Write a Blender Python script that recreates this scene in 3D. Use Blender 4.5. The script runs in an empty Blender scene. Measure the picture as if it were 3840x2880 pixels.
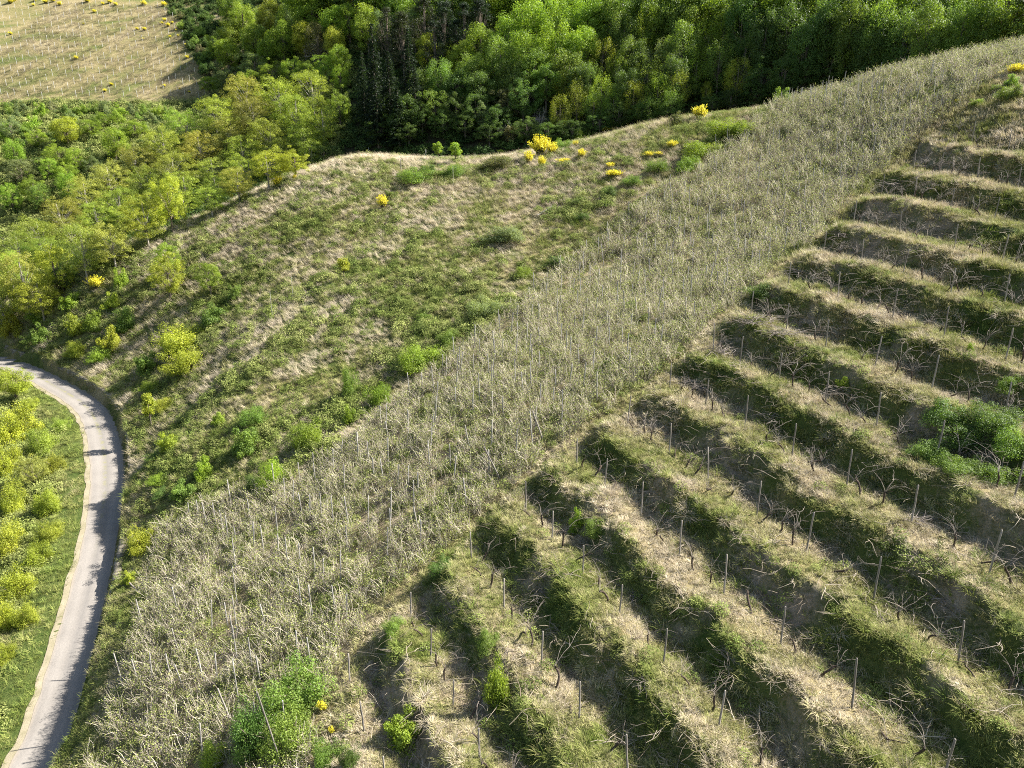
import bpy, math, random
import numpy as np
from mathutils import Vector, Matrix

S = bpy.context.scene
COL = S.collection
rng = np.random.default_rng(7)
random.seed(7)
R = math.radians

# ------------------------------------------------------------------ camera model (focal and pitch measured from the posts)
F = 2662.0
PITCH = R(18.1)
CP, SP = math.cos(PITCH), math.sin(PITCH)

def ray(px, py):
    u = (px - 1920) / F
    v = (1440 - py) / F
    return np.array([u, CP + v * SP, -SP + v * CP])

def pt(px, py, D):
    return ray(px, py) * D

def project(p):
    p = np.asarray(p, float)
    d = p[..., 1] * CP - p[..., 2] * SP
    v = p[..., 1] * SP + p[..., 2] * CP
    d = np.where(np.abs(d) < 1e-6, 1e-6, d)
    return 1920 + F * p[..., 0] / d, 1440 - F * v / d, d

# ------------------------------------------------------------------ noise
def _hash(ix, iy, seed):
    h = (ix.astype(np.int64) * 374761393 + iy.astype(np.int64) * 668265263 + seed * 974711) & 0x7fffffff
    h = ((h ^ (h >> 13)) * 1274126177) & 0x7fffffff
    return ((h ^ (h >> 16)) & 0xffff) / 65535.0

def vnoise(x, y, seed=0):
    x = np.asarray(x, float); y = np.asarray(y, float)
    ix = np.floor(x); iy = np.floor(y)
    fx = x - ix; fy = y - iy
    fx = fx * fx * (3 - 2 * fx); fy = fy * fy * (3 - 2 * fy)
    a = _hash(ix, iy, seed); b = _hash(ix + 1, iy, seed)
    c = _hash(ix, iy + 1, seed); d = _hash(ix + 1, iy + 1, seed)
    return (a * (1 - fx) + b * fx) * (1 - fy) + (c * (1 - fx) + d * fx) * fy

def fbm(x, y, s=1.0, oct=3, seed=0):
    t = 0; amp = 0.5; f = 1.0 / s; tot = 0
    for i in range(oct):
        t = t + amp * vnoise(np.asarray(x) * f + 17.3 * i, np.asarray(y) * f - 9.1 * i, seed + i * 31)
        tot += amp; amp *= 0.5; f *= 2.03
    return t / tot

def sstep(a, b, x):
    t = np.clip((x - a) / (b - a), 0, 1)
    return t * t * (3 - 2 * t)

# ------------------------------------------------------------------ base terrain: thin plate through measured points
def plane(x, y):
    return -22 + .317 * x + .173 * y

CTRL = []
for x, y in [(0, 14), (8, 10), (20, 12), (30, 22), (14, 18), (24, 33), (34, 48), (3, 33), (12, 40), (20, 30), (10, 25), (0, 22),
             (-5, 24), (26, 52), (36, 62), (45, 45), (42, 30), (60, 60), (60, 35), (18, 46), (40, 5), (20, -10), (0, -10), (34, 56)]:
    CTRL.append((x, y, float(plane(x, y))))
CTRL += [(-2, 43.4, -15.3), (-3, 67, -10.3), (12.3, 69.7, -6.0), (-11.4, 31.9, -21.7), (-11.5, 22, -22.9), (-20, 31.9, -25.4),
         (-12.8, 52, -18.3), (-22, 61.9, -17.0), (-17.5, 75, -11.5), (-27.8, 51.5, -23.0), (-33.9, 71.5, -19.6), (-2.5, 86, -4.6)]
for px, py, D in [(1340, 588, 105), (1000, 700, 100), (700, 850, 95), (350, 1000, 92), (60, 1150, 95), (2000, 568, 97), (2500, 452, 90),
                  (2900, 400, 84), (3338, 280, 78), (3780, 190, 76), (3338, 596, 62), (2955, 920, 55), (2900, 560, 74), (3816, 400, 58),
                  (2250, 1000, 64), (3600, 330, 66), (1700, 600, 102)]:
    CTRL.append(tuple(pt(px, py, D)))
# gully behind the crest, far slopes
CTRL += [(-75, 128, -20), (-45, 128, -14), (-15, 128, -5), (12, 122, -2), (35, 112, 1), (58, 105, 6),
         (-130, 150, -22), (-100, 140, -20), (-60, 155, -6), (-20, 155, 8), (20, 150, 14), (50, 135, 15), (82, 126, 30), (116, 118, 60), (112, 92, 34),  # unseen ridge at the right raised to cast shade on the right wood
         (80, 70, 18), (100, 50, 18), (110, 10, 12),
         (-20, 190, 28), (30, 190, 34), (80, 180, 46), (125, 150, 66), (-20, 240, 56), (60, 240, 64), (130, 230, 75), (180, 120, 60),
         (-60, 120, -18), (-95, 105, -24)]
for px, py, D in [(0, 400, 186), (400, 395, 186), (800, 370, 186), (0, 180, 208), (350, 170, 208), (720, 150, 208),
                  (0, 0, 234), (300, -10, 236), (640, 0, 236), (0, 520, 172), (500, 500, 172), (1000, 200, 190)]:
    CTRL.append(tuple(pt(px, py, D)))
CTRL += [(-190, 300, 80), (-60, 310, 90), (80, 330, 100), (220, 260, 110), (-330, 300, 90), (-300, 180, 10), (-250, 100, -35), (300, 100, 90), (260, -20, 50), (140, -60, 15),
         (60, -60, -14), (-10, -60, -34), (-60, -60, -52)]
# road centre line and the falling ground beyond it
ROADC = [pt(10, 3050, 33.5), pt(172, 2770, 37.5), pt(250, 2520, 41.5), pt(332, 2215, 47.5), pt(386, 1960, 55), pt(402, 1800, 60.5), pt(388, 1650, 67),
         pt(335, 1530, 74), pt(200, 1440, 80.5), pt(60, 1372, 86.5), pt(-90, 1322, 93)]
ROADC = np.array(ROADC)
_sm = np.polyfit(np.arange(len(ROADC)), ROADC[:, 2], 3)
ROADZ0 = np.polyval(_sm, np.arange(len(ROADC)))
ROAD = []
_n = len(ROADC)
def _cr(p0, p1, p2, p3, t):
    return .5 * ((2 * p1) + (-p0 + p2) * t + (2 * p0 - 5 * p1 + 4 * p2 - p3) * t * t + (-p0 + 3 * p1 - 3 * p2 + p3) * t ** 3)
for i in range(_n - 1):
    p = [ROADC[max(0, min(_n - 1, i + k))] for k in (-1, 0, 1, 2)]
    for t in np.linspace(0, 1, 12, endpoint=False):
        ROAD.append(_cr(*p, t))
ROAD.append(ROADC[-1])
ROAD = np.array(ROAD)
_rd = np.gradient(ROAD[:, :2], axis=0); _rd /= np.linalg.norm(_rd, axis=1)[:, None]
RN = np.stack([_rd[:, 1], -_rd[:, 0]], 1)          # to the right (uphill) of the road
RW = np.interp(np.arange(len(ROAD)), [0, 40, 70, 90, len(ROAD)], [1.08, 1.12, 1.3, 1.3, 1.2])   # half width
WALL_H = 1.02
for i in range(0, len(ROAD), 14):
    c = ROAD[i]; w = RW[i]
    a = c[:2] + RN[i] * (w + 1.0); CTRL.append((a[0], a[1], c[2] + WALL_H + .15))
    CTRL.append((c[0] - RN[i][0] * 1.0, c[1] - RN[i][1] * 1.0, c[2]))
    a = c[:2] - RN[i] * 9; CTRL.append((a[0], a[1], c[2] - 1.4))
    a = c[:2] - RN[i] * 26; CTRL.append((a[0], a[1], c[2] - 7))
CTRL = np.array(CTRL)
_cx = CTRL[:, :2] / 50.0
def _phi(r2):
    return np.where(r2 > 1e-12, .5 * r2 * np.log(np.maximum(r2, 1e-12)), 0)
_K = _phi(((_cx[:, None] - _cx[None]) ** 2).sum(-1)) + np.eye(len(_cx)) * 0.0012
_P = np.concatenate([np.ones((len(_cx), 1)), _cx], 1)
_A = np.block([[_K, _P], [_P.T, np.zeros((3, 3))]])
_sol = np.linalg.solve(_A, np.concatenate([CTRL[:, 2], np.zeros(3)]))

def base(x, y):
    x = np.atleast_1d(np.asarray(x, float)); y = np.atleast_1d(np.asarray(y, float))
    out = np.empty(x.size); xs = x.ravel() / 50; ys = y.ravel() / 50
    for s in range(0, x.size, 20000):
        q = np.stack([xs[s:s + 20000], ys[s:s + 20000]], 1)
        r2 = ((q[:, None] - _cx[None]) ** 2).sum(-1)
        out[s:s + 20000] = _phi(r2) @ _sol[:len(_cx)] + _sol[-3] + q @ _sol[-2:]
    return out.reshape(x.shape)

# ------------------------------------------------------------------ terrace rows (post feet read from the photograph, carried to the ground)
ROWS = [  # bottom row first
 [(1312, 2557), (1367, 2742)],
 [(1540, 2299), (1616, 2461), (1700, 2638), (1798, 2852)],
 [(1769, 2094), (1890, 2270), (2030, 2484), (2171, 2698), (2353, 2900)],
 [(1972, 1912), (2070, 2024), (2186, 2146), (2323, 2308), (2487, 2499), (2693, 2742)],
 [(2162, 1738), (2267, 1825), (2405, 1918), (2547, 2073), (2715, 2232), (2929, 2409), (3192, 2667)],
 [(2353, 1588), (2510, 1692), (2657, 1796), (2838, 1926), (3023, 2070), (3278, 2235), (3596, 2470)],
 [(2512, 1458), (2646, 1518), (2793, 1599), (2970, 1704), (3175, 1819), (3416, 1969), (3709, 2151)],
 [(2675, 1316), (2774, 1359), (2920, 1423), (3095, 1510), (3286, 1605), (3512, 1718), (3801, 1880)],
 [(2813, 1194), (2948, 1246), (3095, 1310), (3278, 1382), (3493, 1463), (3770, 1542)],
 [(2955, 1079), (3140, 1122), (3344, 1206), (3538, 1272), (3770, 1359)],
 [(3088, 955), (3228, 989), (3385, 1032), (3564, 1102), (3761, 1163)],
 [(3201, 830), (3373, 871), (3578, 937), (3755, 986)],
 [(3305, 726), (3426, 752), (3564, 784), (3729, 819)],
 [(3425, 637), (3521, 654), (3662, 680), (3816, 706)],
 [(3518, 527), (3642, 544), (3781, 561)]]

def hit(px, py, fn=None, d0=8, d1=420, last=False):
    """the point of the ground that a line of sight meets first"""
    fn = fn or base
    r = ray(px, py)
    D = np.concatenate([np.arange(d0, 140, .25), np.arange(140, d1, .8)])
    P = r[None] * D[:, None]
    below = P[:, 2] < fn(P[:, 0], P[:, 1])
    i = int(np.argmax(below))
    if not below.any(): return P[-1]
    if i == 0: return P[0]
    a, b = D[i - 1], D[i]
    for _ in range(14):
        m = .5 * (a + b); p = r * m
        if p[2] < fn(p[0], p[1])[0]: b = m
        else: a = m
    return r * b

ROWP = [[hit(*p) for p in row] for row in ROWS]
_q = np.array([(p[0], p[1], k) for k, row in enumerate(ROWP) for p in row])
def _basis(x, y):
    x = np.asarray(x) / 30.; y = np.asarray(y) / 30.
    return np.stack([np.ones_like(x), x, y, x * x, x * y, y * y, x ** 3, x * x * y, x * y * y, y ** 3], -1)
_wc, *_ = np.linalg.lstsq(_basis(_q[:, 0], _q[:, 1]), _q[:, 2], rcond=None)
def wfield(x, y):
    return _basis(x, y) @ _wc

# the path at the end of the terraces
PATHPX = [(1180, 2880), (1230, 2560), (1440, 2270), (1690, 2040), (1900, 1855), (2095, 1672), (2290, 1530), (2450, 1405), (2610, 1270), (2750, 1150), (2895, 1030), (3030, 918), (3145, 800), (3245, 700), (3350, 610), (3480, 480), (3600, 400), (3760, 300)]
PATH = np.array([hit(*p)[:2] for p in PATHPX])
LEFTPX = [(190, 2960), (330, 2560), (460, 2110), (760, 1900), (1080, 1790), (1330, 1640), (1560, 1440), (1800, 1280), (2010, 1090), (2200, 940), (2420, 760), (2650, 620), (2790, 480), (2890, 402)]
LEFT = np.array([hit(*p)[:2] for p in LEFTPX])

def sdist(P, x, y):
    """signed distance to a polyline, positive to its right when walking along it"""
    x = np.asarray(x, float); y = np.asarray(y, float)
    best = np.full(x.shape, 1e9); sg = np.zeros(x.shape)
    for i in range(len(P) - 1):
        a, b = P[i], P[i + 1]; d = b - a; L2 = d @ d
        lo = -1e9 if i == 0 else 0.0; hi = 1e9 if i == len(P) - 2 else 1.0
        t = np.clip(((x - a[0]) * d[0] + (y - a[1]) * d[1]) / L2, lo, hi)
        dx = x - a[0] - t * d[0]; dy = y - a[1] - t * d[1]
        q = dx * dx + dy * dy
        c = (d[1] * dx - d[0] * dy)
        m = q < best
        best = np.where(m, q, best); sg = np.where(m, np.sign(c), sg)
    return np.sqrt(best) * sg

def terr_mask(x, y):
    d = sdist(PATH, x, y)
    w = wfield(x, y)
    d = d + 1.2 * (fbm(x, y, 2.5, 2, 5) - .5)
    return sstep(.3, 2.0, d) * sstep(-3.0, -1.5, w) * (1 - sstep(13.7, 14.3, w)) * (1 - sstep(60, 70, x))

def terr_phase(x, y):
    w = wfield(x, y) + .24 * (fbm(x, y, 2.0, 2, 11) - .5) + .15 * (fbm(x, y, .55, 2, 12) - .5)
    f = w - np.floor(w)
    f = np.where(f > .5, f - 1, f)      # -0.5..0.5, 0 at the vine row
    return w, f

def stair(f):
    # outward edge at f=-.33, bank below; inner edge at f=.27
    xs = np.array([-.5, -.45, -.39, -.34, -.28, 0, .20, .29, .36, .42, .46, .5])
    ys = np.array([-.50, -.24, -.01, .045, .05, 0, -.045, -.05, .02, .18, .34, .50])
    return np.interp(f, xs, ys)

def terrace_delta(x, y):
    m = terr_mask(x, y)
    e = .4
    zx = (base(x + e, y) - base(x - e, y)) / (2 * e); zy = (base(x, y + e) - base(x, y - e)) / (2 * e)
    wx = (wfield(x + e, y) - wfield(x - e, y)) / (2 * e); wy = (wfield(x, y + e) - wfield(x, y - e)) / (2 * e)
    g2 = np.maximum(wx * wx + wy * wy, .02)
    rise = np.clip((zx * wx + zy * wy) / g2, .7, 1.7)
    w, f = terr_phase(x, y)
    soft = .72 + .5 * fbm(x, y, 3.5, 2, 91)
    bump = .42 * (fbm(x, y, .75, 2, 92) - .5) * sstep(.26, .38, np.abs(f))
    return m * ((stair(f) - f) * rise * np.clip(soft, .6, 1.08) + bump), m, f

def road_info(x, y):
    x = np.asarray(x, float); y = np.asarray(y, float)
    best = np.full(x.shape, 1e9); idx = np.zeros(x.shape, int)
    for i in range(len(ROAD)):
        d = (x - ROAD[i, 0]) ** 2 + (y - ROAD[i, 1]) ** 2
        m = d < best; best = np.where(m, d, best); idx = np.where(m, i, idx)
    dx = x - ROAD[idx, 0]; dy = y - ROAD[idx, 1]
    s = dx * RN[idx, 0] + dy * RN[idx, 1]
    along = np.abs(dx * -RN[idx, 1] + dy * RN[idx, 0])
    return s, idx, along

def ground(x, y, detail=True):
    x = np.atleast_1d(np.asarray(x, float)); y = np.atleast_1d(np.asarray(y, float))
    z = base(x, y)
    near = (x > -12) & (x < 75) & (y > 2) & (y < 90)
    if near.any():
        d, _, _ = terrace_delta(x[near], y[near]); z[near] += d
    if detail:
        z += .30 * (fbm(x, y, 2.6, 3, 3) - .5) + .10 * (fbm(x, y, .7, 2, 4) - .5)
    rr = (x < -8) & (x > -90) & (y > 10) & (y < 115)
    if rr.any():
        s, i, al = road_info(x[rr], y[rr])
        ok = al < 1.5
        zr = ROAD[i, 2]; w = RW[i]
        zz = z[rr]
        up = np.maximum(zz, zr + WALL_H - .12 + .0 * s)
        k = sstep(w + 2.5, w + 5, s)
        up = up * (1 - k) + zz * k
        dn = zr - .03 - .05 * sstep(w, w + 1, -s)
        kd = sstep(w + .8, w + 4.5, -s)
        dn = dn * (1 - kd) + zz * kd
        z[rr] = np.where(ok, np.where(s > w + .42, up, dn), zz)
    return z

def ground1(x, y):
    return float(ground(np.array([x]), np.array([y]))[0])

def gh(px, py, **k):
    return hit(px, py, ground, **k)

# ------------------------------------------------------------------ helpers for objects
def new_mesh(name, verts, faces, mat=None, smooth=False):
    me = bpy.data.meshes.new(name)
    verts = np.asarray(verts, np.float32)
    if isinstance(faces, np.ndarray):
        n, k = faces.shape
        me.vertices.add(len(verts)); me.vertices.foreach_set('co', verts.ravel())
        me.loops.add(n * k); me.loops.foreach_set('vertex_index', faces.astype(np.int32).ravel())
        me.polygons.add(n); me.polygons.foreach_set('loop_start', np.arange(0, n * k, k, dtype=np.int32))
        me.polygons.foreach_set('loop_total', np.full(n, k, np.int32))
        me.update(calc_edges=True)
    else:
        me.from_pydata(verts.tolist(), [], [list(f) for f in faces]); me.update()
    if smooth: me.polygons.foreach_set('use_smooth', np.ones(len(me.polygons), bool))
    if mat: me.materials.append(mat)
    return me

def link(name, me, parent=None, loc=(0, 0, 0), color=None):
    o = bpy.data.objects.new(name, me); COL.objects.link(o)
    o.location = loc
    if parent: o.parent = parent
    if color: o.color = (*color, 1)
    return o

def tag(o, label=None, cat=None, group=None, kind=None):
    if label: o['label'] = label
    if cat: o['category'] = cat
    if group: o['group'] = group
    if kind: o['kind'] = kind
    return o

def fattr(me, name, vals, domain='POINT'):
    a = me.attributes.new(name, 'FLOAT', domain); a.data.foreach_set('value', np.asarray(vals, np.float32))

ORD = "first second third fourth fifth sixth seventh eighth ninth tenth eleventh twelfth thirteenth fourteenth fifteenth sixteenth seventeenth eighteenth nineteenth twentieth".split()
def ordn(i):
    if i < 20: return ORD[i]
    t = {2: 'twenty', 3: 'thirty', 4: 'forty', 5: 'fifty'}[(i + 1) // 10]
    r = (i + 1) % 10
    return t + '-' + ORD[r - 1] if r else t[:-1] + 'ieth'

# ------------------------------------------------------------------ world, sun, camera
SUN_EL, SUN_AZ = R(42), R(12)           # azimuth from +x (picture right) towards +y (away)
sd = Vector((math.cos(SUN_EL) * math.cos(SUN_AZ), math.cos(SUN_EL) * math.sin(SUN_AZ), math.sin(SUN_EL)))
W = bpy.data.worlds.new("World"); S.world = W; W.use_nodes = True
nt = W.node_tree; bg = nt.nodes['Background']
sky = nt.nodes.new('ShaderNodeTexSky'); sky.sky_type = 'NISHITA'; sky.sun_disc = False
sky.sun_elevation = SUN_EL; sky.sun_rotation = math.pi / 2 - SUN_AZ
sky.air_density = 1.2; sky.dust_density = 1.5
nt.links.new(sky.outputs[0], bg.inputs[0]); bg.inputs[1].default_value = 0.06
sl = bpy.data.lights.new('sun', 'SUN'); sl.energy = 5.0; sl.angle = R(.55); sl.color = (1, .965, .91)
so = bpy.data.objects.new('sun', sl); COL.objects.link(so)
so.rotation_euler = sd.to_track_quat('Z', 'Y').to_euler()
cd = bpy.data.cameras.new('camera'); cam = bpy.data.objects.new('camera', cd); COL.objects.link(cam)
cd.sensor_width = 36; cd.lens = 36 * F / 3840; cd.clip_end = 2000; cd.clip_start = .5
cam.rotation_euler = (math.pi / 2 - PITCH, 0, 0)
S.camera = cam
S.view_settings.view_transform = 'Standard'; S.view_settings.look = 'None'
S.cycles.use_denoising = False; S.cycles.filter_width = 1.05
S.view_settings.exposure = 1.82
#@@MATS
#@@GROUND
# ------------------------------------------------------------------ materials
MATS = {}
class NT:
    def __init__(s, name):
        s.m = bpy.data.materials.new(name); s.m.use_nodes = True; s.t = s.m.node_tree; s.t.nodes.clear()
        s.out = s.n('ShaderNodeOutputMaterial'); MATS[name] = s.m
    def n(s, t, **k):
        x = s.t.nodes.new(t)
        for a, b in k.items(): setattr(x, a, b)
        return x
    def l(s, a, b): s.t.links.new(a, b)
    def attr(s, name, inst=False):
        return s.n('ShaderNodeAttribute', attribute_name=name, attribute_type='INSTANCER' if inst else 'GEOMETRY')
    def noise(s, scale, detail=3, vec=None, rough=.55):
        x = s.n('ShaderNodeTexNoise'); x.inputs['Scale'].default_value = scale; x.inputs['Detail'].default_value = detail
        x.inputs['Roughness'].default_value = rough
        if vec is None:
            vec = s.n('ShaderNodeNewGeometry').outputs['Position']
        s.l(vec, x.inputs['Vector']); return x.outputs[0]
    def ramp(s, fac, stops):
        x = s.n('ShaderNodeValToRGB'); e = x.color_ramp.elements
        while len(e) < len(stops): e.new(.5)
        for el, (p, c) in zip(e, stops): el.position = p; el.color = (*c, 1)
        s.l(fac, x.inputs[0]); return x.outputs[0]
    def mix(s, fac, a, b, mode='MIX'):
        x = s.n('ShaderNodeMix', data_type='RGBA', blend_type=mode)
        for v, sock in ((fac, x.inputs[0]), (a, x.inputs[6]), (b, x.inputs[7])):
            if isinstance(v, tuple): sock.default_value = (*v, 1)
            elif isinstance(v, (int, float)): sock.default_value = v
            else: s.l(v, sock)
        return x.outputs[2]
    def math(s, op, a, b=0., c=None, clamp=False):
        x = s.n('ShaderNodeMath', operation=op, use_clamp=clamp)
        for v, sock in zip((a, b, c), x.inputs):
            if v is None: continue
            if isinstance(v, (int, float)): sock.default_value = v
            else: s.l(v, sock)
        return x.outputs[0]
    def principled(s, color, rough=.8, spec=.25, bump=None, bumpd=.05, transl=0.0, tcol=None):
        p = s.n('ShaderNodeBsdfPrincipled')
        if isinstance(color, tuple): p.inputs['Base Color'].default_value = (*color, 1)
        else: s.l(color, p.inputs['Base Color'])
        p.inputs['Roughness'].default_value = rough; p.inputs['Specular IOR Level'].default_value = spec
        if bump is not None:
            b = s.n('ShaderNodeBump'); b.inputs['Distance'].default_value = bumpd; b.inputs['Strength'].default_value = .8
            s.l(bump, b.inputs['Height']); s.l(b.outputs[0], p.inputs['Normal'])
        sh = p.outputs[0]
        if transl > 0:
            t = s.n('ShaderNodeBsdfTranslucent')
            if tcol is None: tcol = color
            if isinstance(tcol, tuple): t.inputs[0].default_value = (*tcol, 1)
            else: s.l(tcol, t.inputs[0])
            mx = s.n('ShaderNodeMixShader'); mx.inputs[0].default_value = transl
            s.l(sh, mx.inputs[1]); s.l(t.outputs[0], mx.inputs[2]); sh = mx.outputs[0]
        s.l(sh, s.out.inputs[0]); return s.m

# grass blades: colour runs from lush green to straw by the tuft's own dryness
def grass_mat(name, stops, transl=.24):
    s = NT(name)
    d = s.attr('dry', True).outputs['Fac']; t = s.attr('tint').outputs['Fac']
    f = s.math('ADD', d, s.math('MULTIPLY', s.math('SUBTRACT', t, .5), .42), clamp=True)
    c = s.ramp(f, stops)
    r = s.attr('rnd', True).outputs['Fac']
    v = s.math('MULTIPLY_ADD', r, .5, .75)
    hsv = s.n('ShaderNodeHueSaturation'); s.l(c, hsv.inputs['Color']); s.l(v, hsv.inputs['Value'])
    s.principled(hsv.outputs[0], .75, .2, transl=transl)
grass_mat('grass', [(0, (.110, .160, .028)), (.3, (.205, .235, .052)), (.6, (.325, .305, .125)), (.82, (.440, .375, .238)), (1, (.510, .435, .320))])
grass_mat('faded', [(0, (.15, .18, .06)), (.45, (.26, .235, .13)), (.75, (.355, .30, .205)), (1, (.42, .36, .27))])
grass_mat('weed', [(0, (.125, .172, .036)), (.5, (.215, .258, .060)), (1, (.305, .325, .105))], .35)
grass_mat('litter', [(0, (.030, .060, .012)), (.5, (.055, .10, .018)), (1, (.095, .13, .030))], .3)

# cane tuft: two materials
s = NT('dry_cane')
c = s.ramp(s.attr('tint').outputs['Fac'], [(0, (.16, .125, .088)), (.5, (.38, .325, .245)), (1, (.60, .54, .43))])
r = s.attr('rnd', True).outputs['Fac']
hsv = s.n('ShaderNodeHueSaturation'); s.l(c, hsv.inputs['Color']); s.l(s.math('MULTIPLY_ADD', r, .5, .75), hsv.inputs['Value'])
s.principled(hsv.outputs[0], .85, .2)
s = NT('cane_leaf')
c = s.ramp(s.attr('tint').outputs['Fac'], [(0, (.16, .21, .04)), (.5, (.32, .36, .09)), (1, (.46, .46, .16))])
s.principled(c, .6, .3, transl=.35)

# leaves of trees and shrubs: the object's own colour, varied from leaf to leaf
s = NT('leaf')
oi = s.n('ShaderNodeObjectInfo'); t = s.attr('tint').outputs['Fac']
n = s.noise(.55, 2)
k = s.math('ADD', s.math('MULTIPLY', t, .8), s.math('MULTIPLY_ADD', n, .9, .17))
hsv = s.n('ShaderNodeHueSaturation'); s.l(oi.outputs['Color'], hsv.inputs['Color']); s.l(k, hsv.inputs['Value'])
s.l(s.math('MULTIPLY_ADD', t, -.03, .515), hsv.inputs['Hue'])
c = hsv.outputs[0]
tc = s.mix(1.0, c, (1.10, 1.12, .50), 'MULTIPLY')
s.principled(c, .55, .3, transl=.45, tcol=tc)
s = NT('petal')
c = s.ramp(s.attr('tint').outputs['Fac'], [(0, (.72, .60, .03)), (.5, (.84, .76, .05)), (1, (.88, .82, .09))])
s.principled(c, .6, .25, transl=.25)

s = NT('bark')
c = s.ramp(s.noise(3.0, 4), [(.3, (.075, .058, .043)), (.7, (.20, .165, .125))])
s.principled(c, .9, .15)
s = NT('pale_bark')
c = s.ramp(s.noise(3.0, 4), [(.3, (.20, .175, .145)), (.7, (.37, .335, .285))])
s.principled(c, .9, .15)
s = NT('vine_bark')
c = s.ramp(s.noise(14, 4), [(.3, (.035, .026, .020)), (.7, (.095, .072, .055))])
s.principled(c, .95, .1)
s = NT('vine_cane')
c = s.ramp(s.noise(5, 3), [(.3, (.12, .098, .08)), (.7, (.31, .265, .22))])
s.principled(c, .8, .2)
s = NT('post_wood')
oi = s.n('ShaderNodeObjectInfo')
tc_ = s.n('ShaderNodeTexCoord'); mp = s.n('ShaderNodeMapping'); mp.inputs['Scale'].default_value = (30, 30, 2.0)
s.l(tc_.outputs['Object'], mp.inputs[0])
g = s.noise(1.0, 4, mp.outputs[0])
c = s.ramp(g, [(.25, (.095, .08, .066)), (.55, (.22, .195, .168)), (.8, (.37, .34, .30))])
v = s.math('MULTIPLY_ADD', oi.outputs['Random'], .55, .72)
hsv = s.n('ShaderNodeHueSaturation'); s.l(c, hsv.inputs['Color']); s.l(v, hsv.inputs['Value'])
s.principled(hsv.outputs[0], .85, .2, bump=g, bumpd=.01)
s = NT('post_pale')
c = s.ramp(s.noise(2.5, 3), [(.3, (.36, .35, .32)), (.7, (.52, .51, .48))])
s.principled(c, .7, .3)
s = NT('stake_wood')
c = s.ramp(s.noise(2.5, 3), [(.3, (.17, .155, .135)), (.7, (.42, .395, .355))]); s.principled(c, .8, .25)
s = NT('rust')
s.principled((.16, .10, .07), .7, .3)

# stone
s = NT('stone')
n1 = s.noise(2.2, 5); n2 = s.noise(14, 4)
c = s.ramp(n1, [(.28, (.10, .085, .068)), (.5, (.225, .19, .145)), (.72, (.33, .285, .225))])
c = s.mix(s.math('MULTIPLY', n2, .5), c, (.11, .11, .07), 'MIX')
s.principled(c, .92, .15, bump=n2, bumpd=.03)

# road: concrete track with worn wheel lines, joints and moss along the middle
s = NT('road')
a = s.attr('across').outputs['Fac']; al = s.attr('along').outputs['Fac']
pos = s.n('ShaderNodeNewGeometry').outputs['Position']
n1 = s.noise(.45, 5); n2 = s.noise(9, 4); n3 = s.noise(60, 2); n4 = s.noise(1.6, 4)
c = s.ramp(s.math('ADD', s.math('MULTIPLY', n1, .6), s.math('MULTIPLY', n2, .4)), [(.3, (.130, .115, .098)), (.5, (.180, .160, .138)), (.7, (.225, .20, .172))])
aa = s.math('ABSOLUTE', a)
wheel = s.math('SUBTRACT', 1., s.math('MULTIPLY', s.math('ABSOLUTE', s.math('SUBTRACT', aa, .5)), 4.0), clamp=True)
c = s.mix(s.math('MULTIPLY', wheel, .35), c, (.245, .22, .19))
mid = s.math('SUBTRACT', 1., s.math('MULTIPLY', s.math('ABSOLUTE', s.math('SUBTRACT', a, .02)), 3.2), clamp=True)
gate = s.math('MULTIPLY', s.math('SUBTRACT', n4, .42), 5.0, clamp=True)
darkmid = s.math('MULTIPLY', mid, s.math('MULTIPLY_ADD', n4, .7, .35))
c = s.mix(darkmid, c, (.115, .105, .095))
moss = s.math('MULTIPLY', s.math('MULTIPLY', s.math('SUBTRACT', 1., s.math('MULTIPLY', s.math('ABSOLUTE', s.math('ADD', a, .12)), 5.5), clamp=True), gate), s.attr('moss').outputs['Fac'])
c = s.mix(s.math('MULTIPLY', moss, s.math('MULTIPLY', n2, 1.5), clamp=True), c, (.17, .16, .045))
edge = s.math('MULTIPLY', s.math('SUBTRACT', aa, .84), 5.0, clamp=True)
c = s.mix(s.math('MULTIPLY', edge, s.math('MULTIPLY', n2, 1.4), clamp=True), c, (.24, .195, .14))
c = s.mix(s.math('MULTIPLY', n3, .22), c, (.34, .32, .285))
s.principled(c, .9, .2, bump=n2, bumpd=.02)
s = NT('gravel')
n1 = s.noise(1.2, 4); n2 = s.noise(22, 3)
c = s.ramp(s.math('ADD', s.math('MULTIPLY', n1, .5), s.math('MULTIPLY', n2, .5)), [(.3, (.15, .135, .075)), (.55, (.25, .215, .145)), (.75, (.33, .29, .215))])
s.principled(c, .95, .1, bump=n2, bumpd=.02)

# ground under the plants
s = NT('ground')
dry = s.attr('dry').outputs['Fac']; soil = s.attr('soil').outputs['Fac']; wood = s.attr('wood').outputs['Fac']
n1 = s.noise(1.1, 6, rough=.65); n2 = s.noise(7, 5, rough=.65); n3 = s.noise(28, 3)
mixn = s.math('ADD', s.math('MULTIPLY', n1, .45), s.math('MULTIPLY', n2, .55))
f = s.math('ADD', dry, s.math('MULTIPLY', s.math('SUBTRACT', mixn, .5), 1.5), clamp=True)
c = s.ramp(f, [(0, (.055, .085, .018)), (.35, (.125, .145, .040)), (.65, (.25, .205, .095)), (1, (.39, .32, .185))])
sc = s.ramp(mixn, [(.3, (.17, .125, .085)), (.5, (.32, .25, .18)), (.7, (.46, .375, .28))])
g = s.math('ADD', soil, s.math('MULTIPLY', s.math('SUBTRACT', mixn, .5), 2.2), clamp=True)
c = s.mix(s.math('MULTIPLY', g, s.math('GREATER_THAN', soil, .02)), c, sc)
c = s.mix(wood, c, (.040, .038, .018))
s.principled(c, .95, .1, bump=s.math('ADD', n2, s.math('MULTIPLY', n3, .6)), bumpd=.22)
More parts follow.
